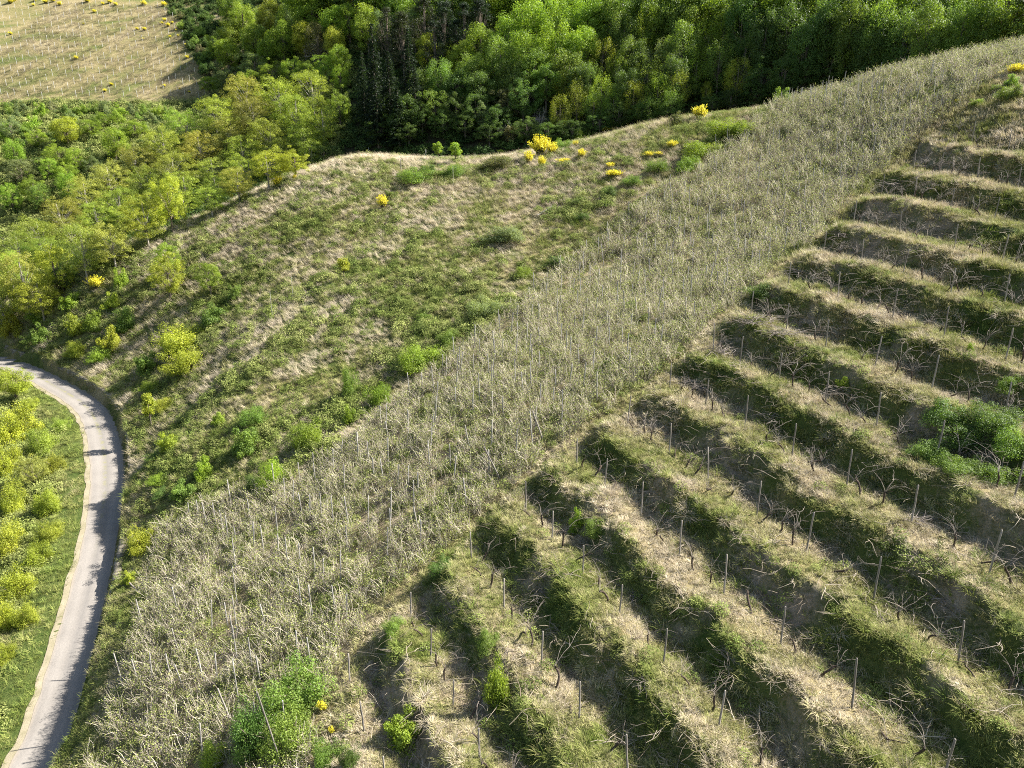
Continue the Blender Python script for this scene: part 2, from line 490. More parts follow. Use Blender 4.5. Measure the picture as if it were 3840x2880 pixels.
# ------------------------------------------------------------------ the ground sheet
def axis(segs):
    out = []
    for a, b, s in segs: out += list(np.arange(a, b, s))
    out.append(segs[-1][1]); return np.array(out)
gx = axis([(-900, -300, 60), (-300, -120, 6), (-120, -60, 2), (-60, -12, .4), (-12, 42, .2), (42, 64, .5), (64, 140, 2), (140, 400, 8), (400, 900, 60)])
gy = axis([(-300, -20, 20), (-20, 12, 1), (12, 62, .2), (62, 112, .4), (112, 280, 2), (280, 460, 8), (460, 900, 60)])
GX, GY = np.meshgrid(gx, gy)
gz = ground(GX.ravel(), GY.ravel())
nx, ny = len(gx), len(gy)
idx = np.arange(nx * ny).reshape(ny, nx)
gf = np.stack([idx[:-1, :-1].ravel(), idx[:-1, 1:].ravel(), idx[1:, 1:].ravel(), idx[1:, :-1].ravel()], 1)
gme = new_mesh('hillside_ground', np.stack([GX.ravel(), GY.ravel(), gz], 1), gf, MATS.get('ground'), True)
go = link('hillside_ground', gme); tag(go, kind='structure')
# ------------------------------------------------------------------ small plants (source meshes of the ground cover)
def blades(rg, n, L, wd, lean, rad, seg=2, bias=None, curl=.6, z0=0.):
    """n bent grass blades as triangles; returns verts, tris, tint per tri"""
    V, T, C = [], [], []
    for i in range(n):
        az = rg.uniform(0, 2 * math.pi); r = rad * math.sqrt(rg.uniform())
        b = np.array([r * math.cos(az), r * math.sin(az), z0 - .03])
        da = az + rg.normal(0, .6)
        if bias is not None and rg.uniform() < .75: da = bias + rg.normal(0, .5)
        le = R(rg.uniform(*lean)); ln = rg.uniform(*L); w = rg.uniform(*wd) * .5
        side = np.array([-math.sin(da), math.cos(da), 0]) * w
        p = b.copy(); a = le; o = len(V); tint = rg.uniform()
        for k in range(seg + 1):
            ww = side * (1 - .9 * k / seg) if k < seg else side * .12
            V += [p - ww, p + ww]
            if k < seg:
                st = ln / seg
                p = p + np.array([math.cos(da) * math.sin(a), math.sin(da) * math.sin(a), math.cos(a)]) * st
                a = min(a + curl * rg.uniform(.4, 1.2), R(125))
        for k in range(seg):
            q = o + 2 * k
            T += [(q, q + 1, q + 3), (q, q + 3, q + 2)]; C += [tint, tint]
    return np.array(V), np.array(T), C

def leaves(cent, nrm, size, rg, ratio=.6, fold=0.0):
    """diamond leaves: centre, facing, size -> verts, quads"""
    n = len(cent); nrm = nrm / np.maximum(np.linalg.norm(nrm, axis=1)[:, None], 1e-6)
    t = rg.normal(size=(n, 3)); t -= nrm * (t * nrm).sum(1)[:, None]; t /= np.maximum(np.linalg.norm(t, axis=1)[:, None], 1e-6)
    b = np.cross(nrm, t); s = np.asarray(size).reshape(-1, 1) * .5
    V = np.stack([cent - t * s, cent - b * s * ratio + t * s * .1, cent + t * s, cent + b * s * ratio + t * s * .1], 1)
    return V.reshape(-1, 3), np.arange(4 * n).reshape(n, 4)

def tris(q): return np.concatenate([q[:, [0, 1, 2]], q[:, [0, 2, 3]]])

def tuft_mesh(name, parts):
    """parts: list of (verts, tris, tint, material)"""
    V, T, C, M = [], [], [], []; o = 0; mats = []
    for v, t, c, m in parts:
        if m not in mats: mats.append(m)
        V.append(v); T.append(np.asarray(t) + o); C += list(c); M += [mats.index(m)] * len(t); o += len(v)
    me = new_mesh(name, np.concatenate(V), np.concatenate(T))
    for m in mats: me.materials.append(MATS[m])
    me.polygons.foreach_set('material_index', np.array(M, np.int32))
    fattr(me, 'tint', C, 'FACE')
    return me

def tube(P, Rr, k=5):
    """a tapered tube along a polyline"""
    P = np.asarray(P, float); n = len(P); V = []; Fc = []
    d = np.gradient(P, axis=0); d /= np.maximum(np.linalg.norm(d, axis=1)[:, None], 1e-9)
    up = np.array([.31, .17, .93]) if abs(d[0][2]) < .9 else np.array([1., .1, 0])
    a = np.cross(d[0], up); a /= np.linalg.norm(a)
    for i in range(n):
        a = a - d[i] * (a @ d[i]); a /= max(np.linalg.norm(a), 1e-9); b = np.cross(d[i], a)
        for j in range(k):
            t = 2 * math.pi * j / k
            V.append(P[i] + (a * math.cos(t) + b * math.sin(t)) * Rr[i])
    for i in range(n - 1):
        for j in range(k):
            q = i * k + j; w = i * k + (j + 1) % k
            Fc += [(q, w, w + k), (q, w + k, q + k)]
    return np.array(V), np.array(Fc)

def join(parts):
    V, T = [], []; o = 0
    for v, t in parts:
        V.append(v); T.append(t + o); o += len(v)
    return np.concatenate(V), np.concatenate(T)

SRC = {}
def source(kind, meshes):
    c = bpy.data.collections.new('source_' + kind)
    for i, me in enumerate(meshes):
        o = bpy.data.objects.new(f'{kind}_{i:02d}', me); c.objects.link(o)
    SRC[kind] = (c, len(meshes))

rg = np.random.default_rng(21)
def mk(kind, n, fn): source(kind, [tuft_mesh(kind, fn(np.random.default_rng(100 + i * 7 + len(kind)), i)) for i in range(n)])
def f_short(r, i):
    return [(*blades(r, 40, (.12, .33), (.014, .026), (15, 78), .20, 2, r.uniform(0, 6.3) if i % 2 else None), 'grass')]
def f_lush(r, i):
    return [(*blades(r, 30, (.30, .72), (.018, .034), (5, 55), .16, 3, None, .45), 'grass')]
def f_straw(r, i):
    return [(*blades(r, 26, (.35, .85), (.012, .024), (20, 70), .24, 3, 2.6 + r.normal(0, .5), .3), 'grass')]
def f_weed(r, i):
    n = 150; d = r.normal(size=(n, 3)); d /= np.linalg.norm(d, axis=1)[:, None]; d[:, 2] = np.abs(d[:, 2])
    c = d * np.array([.34, .34, .34]) * (r.uniform(.35, 1, (n, 1)) ** .5); c[:, 2] += .03
    v, q = leaves(c, d * .5 + np.array([0, 0, .6]) + r.normal(0, .4, (n, 3)), r.uniform(.045, .085, n), r, .6)
    t = tris(q); tint = r.uniform(size=n)
    return [(v, t, np.concatenate([tint, tint]), 'weed')]
def f_cane(r, i):
    parts = []; LV = []
    for k in range(12):
        az = r.uniform(0, 6.283); L = r.uniform(.5, 1.25); a = R(r.uniform(2, 24)); da = r.uniform(0, 6.283)
        p = np.array([.28 * math.cos(az) * r.uniform(), .28 * math.sin(az) * r.uniform(), -.05]); P = [p]
        for s_ in range(5):
            p = p + np.array([math.cos(da) * math.sin(a), math.sin(da) * math.sin(a), math.cos(a)]) * L / 5; P.append(p)
            a += r.uniform(-.05, .30); da += r.normal(0, .35)
        w = r.uniform(.007, .013)
        v, t = tube(P, np.linspace(w, w * .5, 6), 3); tn = r.uniform()
        parts.append((v, t, [tn] * len(t), 'dry_cane'))
        for s_ in range(r.integers(3, 9)):
            j = r.integers(2, 6); LV.append(P[j] + r.normal(0, .05, 3))
    LV = np.array(LV); n = len(LV)
    v, q = leaves(LV, r.normal(0, 1, (n, 3)) + np.array([.4, 0, .6]), r.uniform(.045, .085, n), r, .6); tint = r.uniform(size=n)
    parts.append((v, tris(q), np.concatenate([tint, tint]), 'cane_leaf'))
    v, t, c = blades(r, 6, (.3, .6), (.010, .018), (10, 50), .3, 2)
    parts.append((v, t, np.clip(np.array(c) * .5 + .4, 0, 1), 'dry_cane'))
    return parts
def f_twig(r, i):          # dead twigs and prunings lying about
    parts = []
    for k in range(7):
        az = r.uniform(0, 6.283); L = r.uniform(.3, .9); p = np.array([r.normal(0, .2), r.normal(0, .2), r.uniform(.02, .12)]); P = [p]; a = r.uniform(-.1, .5)
        for s_ in range(3):
            p = p + np.array([math.cos(az) * math.cos(a), math.sin(az) * math.cos(a), math.sin(a)]) * L / 3; P.append(p); az += r.normal(0, .35); a -= r.uniform(0, .3)
        w = r.uniform(.007, .013); v, t = tube(P, np.linspace(w, w * .5, 4), 3); tn = r.uniform()
        parts.append((v, t, [tn * .45] * len(t), 'dry_cane'))
    return parts
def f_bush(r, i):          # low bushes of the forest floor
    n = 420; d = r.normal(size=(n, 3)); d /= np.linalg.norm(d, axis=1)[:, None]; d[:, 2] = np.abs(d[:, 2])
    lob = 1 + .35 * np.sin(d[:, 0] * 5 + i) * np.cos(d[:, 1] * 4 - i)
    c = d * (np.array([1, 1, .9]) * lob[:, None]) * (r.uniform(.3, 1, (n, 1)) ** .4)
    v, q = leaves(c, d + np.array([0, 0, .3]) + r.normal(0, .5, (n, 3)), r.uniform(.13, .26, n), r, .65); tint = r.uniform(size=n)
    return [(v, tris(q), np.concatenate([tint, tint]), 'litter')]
def f_tussock(r, i):
    return [(*blades(r, 95, (.24, .54), (.014, .024), (8, 88), .26, 3, None, .55), 'grass')]
def f_scrub(r, i):
    n = 620; d = r.normal(size=(n, 3)); d /= np.linalg.norm(d, axis=1)[:, None]; d[:, 2] = np.abs(d[:, 2])
    lob = .75 + .35 * np.sin(np.arctan2(d[:, 1], d[:, 0]) * 3 + i) * np.cos(d[:, 2] * 4 - i)
    c = d * (np.array([1, 1, .75]) * lob[:, None]) * (r.uniform(.3, 1, (n, 1)) ** .4)
    v, q = leaves(c, d * .6 + np.array([0, 0, .4]) + r.normal(0, .5, (n, 3)), r.uniform(.07, .14, n), r, .6); tint = np.clip(r.uniform(size=n) * .6 + .4 * lob, 0, 1)
    return [(v, tris(q), np.concatenate([tint, tint]), 'weed')]
mk('faded', 5, lambda r, i: [(*blades(r, 26, (.35, .85), (.012, .024), (20, 70), .24, 3, None, .3), 'faded')]); mk('scrub', 6, f_scrub); mk('tussock', 6, f_tussock); mk('short', 8, f_short); mk('lush', 6, f_lush); mk('straw', 6, f_straw); mk('weed', 6, f_weed); mk('cane', 8, f_cane); mk('twig', 5, f_twig); mk('bush', 5, f_bush)

def gn_scatter(name, kind, pos, rot, scl, dry, rnd, label=None):
    """one ground-cover object: a point per plant, the plant placed there by geometry nodes"""
    col, nv = SRC[kind]
    me = bpy.data.meshes.new(name); me.vertices.add(len(pos)); me.vertices.foreach_set('co', np.asarray(pos, np.float32).ravel())
    a = me.attributes.new('rot', 'FLOAT_VECTOR', 'POINT'); a.data.foreach_set('vector', np.asarray(rot, np.float32).ravel())
    fattr(me, 'scl', scl); fattr(me, 'dry', dry); fattr(me, 'rnd', rnd)
    a = me.attributes.new('var', 'INT', 'POINT'); a.data.foreach_set('value', rng.integers(0, nv, len(pos)).astype(np.int32))
    o = link(name, me); tag(o, kind='stuff')
    g = bpy.data.node_groups.new(name, 'GeometryNodeTree')
    g.interface.new_socket('Geometry', in_out='INPUT', socket_type='NodeSocketGeometry')
    g.interface.new_socket('Geometry', in_out='OUTPUT', socket_type='NodeSocketGeometry')
    gi = g.nodes.new('NodeGroupInput'); go_ = g.nodes.new('NodeGroupOutput')
    ip = g.nodes.new('GeometryNodeInstanceOnPoints'); ci = g.nodes.new('GeometryNodeCollectionInfo')
    ci.inputs[0].default_value = col; ci.inputs[1].default_value = True; ci.inputs[2].default_value = True
    ip.inputs['Pick Instance'].default_value = True
    def na(nm, ty):
        x = g.nodes.new('GeometryNodeInputNamedAttribute'); x.data_type = ty; x.inputs[0].default_value = nm
        return x.outputs[0]
    g.links.new(gi.outputs[0], ip.inputs['Points']); g.links.new(ci.outputs[0], ip.inputs['Instance'])
    g.links.new(na('var', 'INT'), ip.inputs['Instance Index']); g.links.new(na('rot', 'FLOAT_VECTOR'), ip.inputs['Rotation'])
    g.links.new(na('scl', 'FLOAT'), ip.inputs['Scale']); g.links.new(ip.outputs[0], go_.inputs[0])
    md = o.modifiers.new('scatter', 'NODES'); md.node_group = g
    return o
# ------------------------------------------------------------------ where things grow
def zones(x, y):
    s, i, al = road_info(x, y)
    w = RW[i]
    on = al < 2.0
    road = on & (np.abs(s) < w + .5)
    below = on & (s < -w - .3)
    dl = sdist(LEFT, x, y); dp = sdist(PATH, x, y)
    tm = terr_mask(x, y)
    return dict(s=s, w=w, on=on, road=road, below=below, dl=dl, dp=dp, tm=tm)

# crest line of the meadow and of the strip, in plan: what lies beyond is wood
CRESTPX = [(-400, 1240), (60, 1150), (350, 1000), (700, 850), (1000, 700), (1340, 590), (1700, 585), (2000, 570), (2500, 452), (2900, 402), (3338, 285), (3780, 195), (4300, 60)]
CRESTD = [92, 95, 92, 95, 100, 106, 106, 103, 96, 90, 84, 82, 80]
CREST = np.array([pt(a, b, d)[:2] for (a, b), d in zip(CRESTPX, CRESTD)])

def in_view(p, m=420):
    px, py, d = project(p)
    return (d > 3) & (px > -m) & (px < 3840 + m) & (py > -m) & (py < 2880 + m)

def sample(x0, x1, y0, y1, dens, fn):
    n = int((x1 - x0) * (y1 - y0) * dens)
    x = rng.uniform(x0, x1, n); y = rng.uniform(y0, y1, n)
    z0 = base(x, y)
    k = in_view(np.stack([x, y, z0], 1)); x, y = x[k], y[k]
    p = fn(x, y)
    k = rng.uniform(size=len(x)) < p
    x, y = x[k], y[k]
    z = ground(x, y)
    return np.stack([x, y, z], 1)

def rotz(n, tilt=.15):
    return np.stack([rng.normal(0, tilt, n), rng.normal(0, tilt, n), rng.uniform(0, 6.283, n)], 1)

def dist(p): return np.linalg.norm(p, axis=1)

# ---- attributes of the ground sheet
gxr, gyr = GX.ravel(), GY.ravel()
zn = zones(gxr, gyr)
dcr = sdist(CREST, gxr, gyr)
w_, f_ = terr_phase(gxr, gyr)
patch = fbm(gxr, gyr, 9, 3, 41); p2 = fbm(gxr, gyr, 3.0, 3, 42)
dry = .45 + 1.1 * (patch - .5) + .9 * (p2 - .5)
dry = np.where(zn['tm'] > .5, .62 + .9 * (p2 - .5) - .35 * (np.abs(f_) > .33), dry)
strip = (zn['dl'] > 0) & (zn['dp'] < 0)
dry = np.where(strip, .75 + .6 * (p2 - .5), dry)
dry = np.where(zn['below'], .15 + .4 * (p2 - .5), dry)
soil = np.zeros_like(dry)
soiln = fbm(gxr, gyr, 2.4, 3, 77)
end_ = np.exp(-np.maximum(zn['dp'], 0) / 5.0)
innr = np.exp(-((f_ - .24) / .13) ** 2)
soil = np.where(zn['tm'] > .5, np.clip(.8 * innr * (.3 + 1.6 * end_) + 2.4 * (soiln - .50) * (np.abs(f_) > .30) + 1.2 * (soiln - .62), 0, .9), soil)
soil = np.where((np.abs(zn['dp']) < 1.6) & (zn['dp'] < 1.2), np.clip(.12 + 2 * (soiln - .5), 0, .8), soil)
soil = np.where(strip & (zn['dp'] < -1.2), np.clip(.25 + 1.5 * (soiln - .5), 0, .7), soil)
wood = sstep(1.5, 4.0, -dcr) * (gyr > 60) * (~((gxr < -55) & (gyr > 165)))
# the far vineyard slope stays open
FARPOLY = np.array([pt(-900, 372, 186)[:2], pt(800, 372, 186)[:2], pt(700, 150, 208)[:2], pt(600, -60, 245)[:2], pt(-900, -60, 245)[:2]])
def inpoly(P, x, y):
    c = np.zeros(np.shape(x), bool); n = len(P); j = n - 1
    for i in range(n):
        a, b = P[i], P[j]
        m = ((a[1] > y) != (b[1] > y)) & (x < (b[0] - a[0]) * (y - a[1]) / (b[1] - a[1] + 1e-12) + a[0]); c ^= m; j = i
    return c
farin = inpoly(FARPOLY, gxr, gyr)
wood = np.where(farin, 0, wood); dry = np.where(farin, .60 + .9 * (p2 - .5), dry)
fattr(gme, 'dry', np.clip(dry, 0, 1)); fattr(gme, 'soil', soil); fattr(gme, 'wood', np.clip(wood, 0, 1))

# ---- terraces
def d_terr(x, y):
    w, f = terr_phase(x, y); m = terr_mask(x, y)
    bank = (np.abs(f) > .34)
    sn = fbm(x, y, 2.4, 3, 77)
    dp = sdist(PATH, x, y)
    bare = np.clip(np.exp(-((f - .20) / .09) ** 2) * (.30 + .6 * np.exp(-np.maximum(dp, 0) / 5)), 0, .92)
    return m * np.where(bank, .36 + .5 * sstep(.62, .47, sn), 1.0 - bare) * (.6 + .4 * sstep(.62, .45, sn))
P = sample(-12, 52, 8, 72, 46, d_terr)
D_ = dist(P)
keep = rng.uniform(size=len(P)) < np.clip((34 / D_) ** 1.3, .3, 1); P = P[keep]; D_ = D_[keep]
w, f = terr_phase(P[:, 0], P[:, 1]); n1 = fbm(P[:, 0], P[:, 1], 3.0, 3, 42); n2 = fbm(P[:, 0], P[:, 1], .9, 2, 43)
dr = .68 + 1.0 * (n1 - .5) + .8 * (n2 - .5) - .16 * (np.abs(f) > .36)
gn_scatter('terrace_grass', 'short', P, rotz(len(P), .25), rng.uniform(.6, 1.1, len(P)) * np.clip(D_ / 34, .9, 1.5), np.clip(dr, .05, .95), rng.uniform(size=len(P)))
def d_lush(x, y):
    w, f = terr_phase(x, y); m = terr_mask(x, y); n = fbm(x, y, 2.8, 3, 61)
    low = np.clip(1.25 - w / 11, .25, 1)
    return m * sstep(.46, .60, n) * np.where((f > .25) | (f < -.34), 1, .12) * low
P = sample(-12, 52, 8, 72, 15, d_lush)
gn_scatter('tall_grass', 'lush', P, rotz(len(P), .12), rng.uniform(.4, .85, len(P)), np.clip(.22 + rng.normal(0, .14, len(P)), 0, .6), rng.uniform(size=len(P)))
def d_tw(x, y):
    w, f = terr_phase(x, y); m = terr_mask(x, y)
    return m * np.where((f > .12) & (f < .36), .9, np.where(np.abs(f) > .36, .8, .12))
P = sample(-12, 52, 8, 72, 2.6, d_tw)
gn_scatter('pruned_twigs', 'twig', P, rotz(len(P), .1), rng.uniform(.6, 1.3, len(P)), rng.uniform(size=len(P)), rng.uniform(size=len(P)))
def d_tweed(x, y):
    w, f = terr_phase(x, y); m = terr_mask(x, y); n = fbm(x, y, 2.2, 3, 64)
    return m * sstep(.55, .68, n) * np.where(np.abs(f) > .3, 1, .25)
P = sample(-12, 52, 8, 72, 5, d_tweed)
def d_tus(x, y):
    w, f = terr_phase(x, y); m = terr_mask(x, y); n = fbm(x, y, 1.3, 2, 66)
    return m * sstep(.42, .6, n) * np.where(np.abs(f + .27) < .10, 1, np.where(np.abs(f) > .36, .7, .30))
P2 = sample(-12, 52, 8, 72, 5.5, d_tus)
n1 = fbm(P2[:, 0], P2[:, 1], 2.0, 3, 67)
gn_scatter('grass_tussocks', 'tussock', P2, rotz(len(P2), .3), rng.uniform(.4, 1.0, len(P2)), np.clip(.60 + 1.5 * (n1 - .5) + rng.normal(0, .12, len(P2)), .05, .95), rng.uniform(size=len(P2)))
gn_scatter('terrace_weeds', 'weed', P, rotz(len(P), .2), rng.uniform(.5, 1.1, len(P)), rng.uniform(0, .7, len(P)), rng.uniform(size=len(P)))
# ---- grass above the top terrace, and on the path
def d_top(x, y):
    dp = sdist(PATH, x, y); w = wfield(x, y); dc = sdist(CREST, x, y)
    top = (dp > .2) & (w > 13.4) & (dc > -2)
    path = (np.abs(dp - .3) < 1.9) * .9
    low = (dp > -2) & (w < -1) & (x > -16)
    return np.maximum(np.where(top, .75, 0), np.maximum(path, np.where(low, .8, 0))) * (1 - .8 * terr_mask(x, y))
P = sample(-16, 75, 8, 100, 12, d_top)
D_ = dist(P); n1 = fbm(P[:, 0], P[:, 1], 2.2, 3, 45)
gn_scatter('path_grass', 'short', P, rotz(len(P), .25), rng.uniform(.7, 1.3, len(P)) * np.clip(D_ / 40, 1, 1.7), np.clip(.66 + 1.3 * (n1 - .5), .05, .95), rng.uniform(size=len(P)))

# ---- the abandoned strip: dry canes
def d_strip(x, y):
    dl = sdist(LEFT, x, y); dp = sdist(PATH, x, y); dc = sdist(CREST, x, y)
    n = fbm(x, y, 1.6, 2, 51); wob = 1.6 * (fbm(x, y, 3, 2, 52) - .5)
    s, i, al = road_info(x, y)
    ok = (dl + wob > 0) & (dp + wob * .6 < -.05) & (dc > -1.2) & ~((al < 2) & (s < RW[i] + 3.0))
    return ok * (.35 + .65 * sstep(.3, .55, n))
P = sample(-30, 66, 10, 95, 6.5, d_strip)
D_ = dist(P); keep = rng.uniform(size=len(P)) < np.clip((48 / D_), .5, 1); P = P[keep]; D_ = D_[keep]
gn_scatter('dry_canes', 'cane', P, rotz(len(P), .12), rng.uniform(.65, 1.15, len(P)) * np.clip(D_ / 48, 1, 1.25), rng.uniform(size=len(P)), rng.uniform(size=len(P)))
P = sample(-30, 66, 10, 95, 6, lambda x, y: d_strip(x, y) * .9)
n1 = fbm(P[:, 0], P[:, 1], 4, 3, 53)
gn_scatter('strip_grass', 'straw', P, rotz(len(P), .2), rng.uniform(.4, .8, len(P)), np.clip(.50 + 1.5 * (n1 - .5) + rng.normal(0, .12, len(P)), 0, 1), rng.uniform(size=len(P)))
P = sample(-30, 66, 10, 95, 5.0, lambda x, y: (d_strip(x, y) > 0) * (.25 + sstep(.46, .66, fbm(x, y, 3.2, 3, 54))))
gn_scatter('strip_weeds', 'weed', P, rotz(len(P), .2), rng.uniform(.6, 1.3, len(P)), rng.uniform(.1, 1, len(P)), rng.uniform(size=len(P)))

# ---- the meadow
def meadow(x, y):
    dl = sdist(LEFT, x, y); dc = sdist(CREST, x, y)
    s, i, al = road_info(x, y)
    wob = 1.6 * (fbm(x, y, 3, 2, 52) - .5)
    return (dl + wob < .3) & (dc > -3) & ~((al < 2) & (s < RW[i] + .75)) & (x > -95)
def mdry(x, y):
    dl = -sdist(LEFT, x, y); s, i, al = road_info(x, y)
    n = fbm(x, y, 11, 3, 41); m = fbm(x, y, 3.2, 3, 42)
    # grey-green band along the strip, tan centre, greener foot above the road wall
    bias = .06 - .24 * np.exp(-((dl - 5) / 7) ** 2) - .22 * np.exp(-(np.maximum(s, 0) / 12) ** 2) * (al < 3)
    dc = sdist(CREST, x, y); bias = bias + .32 * np.exp(-((dc - 5) / 6) ** 2) * (x > -48) * (x < -8)
    return .60 + .65 * (n - .5) + .95 * (m - .5) + .8 * (fbm(x, y, .9, 2, 44) - .5) + bias
P = sample(-95, 30, 20, 112, 15, lambda x, y: meadow(x, y) * .95)
D_ = dist(P)
keep = rng.uniform(size=len(P)) < np.clip((55 / D_) ** 1.2, .4, 1); P = P[keep]; D_ = D_[keep]
dr = mdry(P[:, 0], P[:, 1]) + rng.normal(0, .11, len(P))
isdry = dr > .5 + rng.normal(0, .1, len(P))
sc = rng.uniform(.7, 1.2, len(P)) * np.clip(D_ / 60, .85, 1.5)
a = P[isdry]; gn_scatter('meadow_straw', 'straw', a, rotz(len(a), .15) * np.array([1, 1, .12]) + np.array([0, 0, .3]), sc[isdry] * .72, np.clip(dr[isdry] + .12, 0, 1), rng.uniform(size=len(a)))
a = P[~isdry]; gn_scatter('meadow_grass', 'short', a, rotz(len(a), .25), sc[~isdry] * 1.35, np.clip(dr[~isdry], 0.03, .8), rng.uniform(size=len(a)))
def d_mweed(x, y):
    n = fbm(x, y, 3.4, 3, 47)
    return meadow(x, y) * sstep(.50, .64, n - .42 * (mdry(x, y) - .55)) * .8
P = sample(-95, 30, 20, 112, 3.2, d_mweed)
D_ = dist(P)
gn_scatter('meadow_weeds', 'weed', P, rotz(len(P), .2), rng.uniform(.7, 1.6, len(P)) * np.clip(D_ / 60, .9, 1.2), rng.uniform(0, 1, len(P)), rng.uniform(size=len(P)))

def d_scrub(x, y):
    s, i, al = road_info(x, y); dl = -sdist(LEFT, x, y)
    n = fbm(x, y, 4.2, 3, 48)
    near = np.exp(-(np.maximum(s, 0) / 20) ** 2) * (al < 3)
    return meadow(x, y) * np.clip(sstep(.46, .60, n) * (.95 * near * 1.1 + .95 * np.exp(-((dl - 2.0) / 3.5) ** 2)) + .22 * sstep(.5, .66, n), 0, 1) * ~((al < 2) & (s < RW[i] + 3.6))
P = sample(-95, 30, 20, 112, 2.4, d_scrub)
gn_scatter('meadow_scrub', 'scrub', P, rotz(len(P), .2), rng.uniform(.35, 1.2, len(P)) ** 1.2, rng.uniform(0, 1, len(P)), rng.uniform(size=len(P)))

def d_wallside(x, y):
    s, i, al = road_info(x, y)
    return (al < 2) & (s > RW[i] + .75) & (s < RW[i] + 3.8) & (sdist(LEFT, x, y) > -1.5)
P = sample(-40, -8, 12, 60, 16, d_wallside)
n1 = fbm(P[:, 0], P[:, 1], 2.5, 3, 75)
gn_scatter('wallside_grass', 'short', P, rotz(len(P), .25), rng.uniform(.8, 1.5, len(P)), np.clip(.52 + 1.5 * (n1 - .5), .05, .9), rng.uniform(size=len(P)))
P = sample(-40, -8, 12, 60, 1.6, d_wallside)
gn_scatter('wallside_weeds', 'weed', P, rotz(len(P), .2), rng.uniform(.5, 1.2, len(P)), rng.uniform(0, 1, len(P)), rng.uniform(size=len(P)))
# ---- verge and bank below the road
def d_verge(x, y):
    s, i, al = road_info(x, y)
    return (al < 3) & (s < -RW[i] - .15 - .7 * fbm(x, y, 1.5, 3, 71)) & (s > -40)
P = sample(-75, -12, 12, 110, 9, lambda x, y: d_verge(x, y) * .9)
n1 = fbm(P[:, 0], P[:, 1], 4, 3, 72)
gn_scatter('verge_grass', 'short', P, rotz(len(P), .2), rng.uniform(.9, 1.6, len(P)), np.clip(.30 + .8 * (n1 - .5), .05, .7), rng.uniform(size=len(P)))

P = sample(-75, -12, 12, 110, 2.4, lambda x, y: (lambda s, i, al: (al < 3) & (s < -RW[i] - 1.6 - 2.5 * fbm(x, y, 4, 2, 73)) & (s > -40))(*road_info(x, y)))
gn_scatter('roadside_scrub', 'scrub', P, rotz(len(P), .2), rng.uniform(.4, 1.35, len(P)), rng.uniform(.4, 1, len(P)), rng.uniform(size=len(P)))
# ---- the valley floor at the left: bright scrub between the trees
P = sample(-140, -30, 112, 200, .7, lambda x, y: (~inpoly(FARPOLY, x, y)) & (sdist(CREST, x, y) < -2) & (x < -30 - .1 * (y - 112)))
gn_scatter('valley_scrub', 'scrub', P, rotz(len(P), .2), rng.uniform(1.2, 2.8, len(P)), rng.uniform(.4, 1, len(P)), rng.uniform(size=len(P)))
# ---- far vineyard slope
P = sample(-150, -30, 170, 260, 1.1, lambda x, y: inpoly(FARPOLY, x, y) * 1.0)
n1 = fbm(P[:, 0], P[:, 1], 14, 3, 81); n2 = fbm(P[:, 0], P[:, 1], 4, 2, 82)
gn_scatter('far_slope_grass', 'faded', P, rotz(len(P), .2), rng.uniform(1.1, 1.9, len(P)), np.clip(.68 + 1.0 * (n1 - .5) + .9 * (n2 - .5), .1, .95), rng.uniform(-.25, .3, len(P)))

# ---- forest floor
def d_wood(x, y):
    dc = sdist(CREST, x, y)
    s, i, al = road_info(x, y)
    below = (al < 3) & (s < -RW[i] - 7) & (y < 112)
    return np.where(((dc < -3) & ~inpoly(FARPOLY, x, y)) | below, 1.0, 0)
P = sample(-150, 130, 15, 290, .30, d_wood)
gn_scatter('undergrowth', 'bush', P, rotz(len(P), .15), rng.uniform(.7, 1.7, len(P)), rng.uniform(size=len(P)), rng.uniform(size=len(P)))
# ------------------------------------------------------------------ road, shoulder, retaining wall
arc = np.concatenate([[0], np.cumsum(np.linalg.norm(np.diff(ROAD[:, :2], axis=0), axis=1))])
def ribbon(name, offs, mat, dz, jitter=0.0):
    n = len(ROAD); V = []; ac = []; al = []; ms = []
    for i in range(n):
        for j, o in enumerate(offs):
            oo = o(i) if callable(o) else o * RW[i]
            if jitter and j in (0, len(offs) - 1): oo += jitter * (float(vnoise(arc[i] * .9, j * 7.7, 5)) - .5)
            V.append((ROAD[i, 0] + RN[i, 0] * oo, ROAD[i, 1] + RN[i, 1] * oo, ROAD[i, 2] + dz - .012 * (oo / 1.2) ** 2)); ac.append(oo / RW[i]); al.append(arc[i]); ms.append(sstep(18, 34, arc[i]))
    k = len(offs); q = np.arange(n * k).reshape(n, k)
    f = np.stack([q[:-1, :-1].ravel(), q[:-1, 1:].ravel(), q[1:, 1:].ravel(), q[1:, :-1].ravel()], 1)
    me = new_mesh(name, V, f, MATS[mat], True)
    fattr(me, 'across', ac); fattr(me, 'along', al); fattr(me, 'moss', ms)
    return tag(link(name, me), kind='structure')
ribbon('road', [-1, -.8, -.5, -.25, 0, .25, .5, .8, 1.0], 'road', .02, .16)
ribbon('road_shoulder', [lambda i: -RW[i] - .38, lambda i: -RW[i] - .18, lambda i: -RW[i] + .15], 'gravel', .006, .25)
ribbon('road_gutter', [lambda i: RW[i] - .15, lambda i: RW[i] + .2, lambda i: RW[i] + .45], 'gravel', .004, 0)
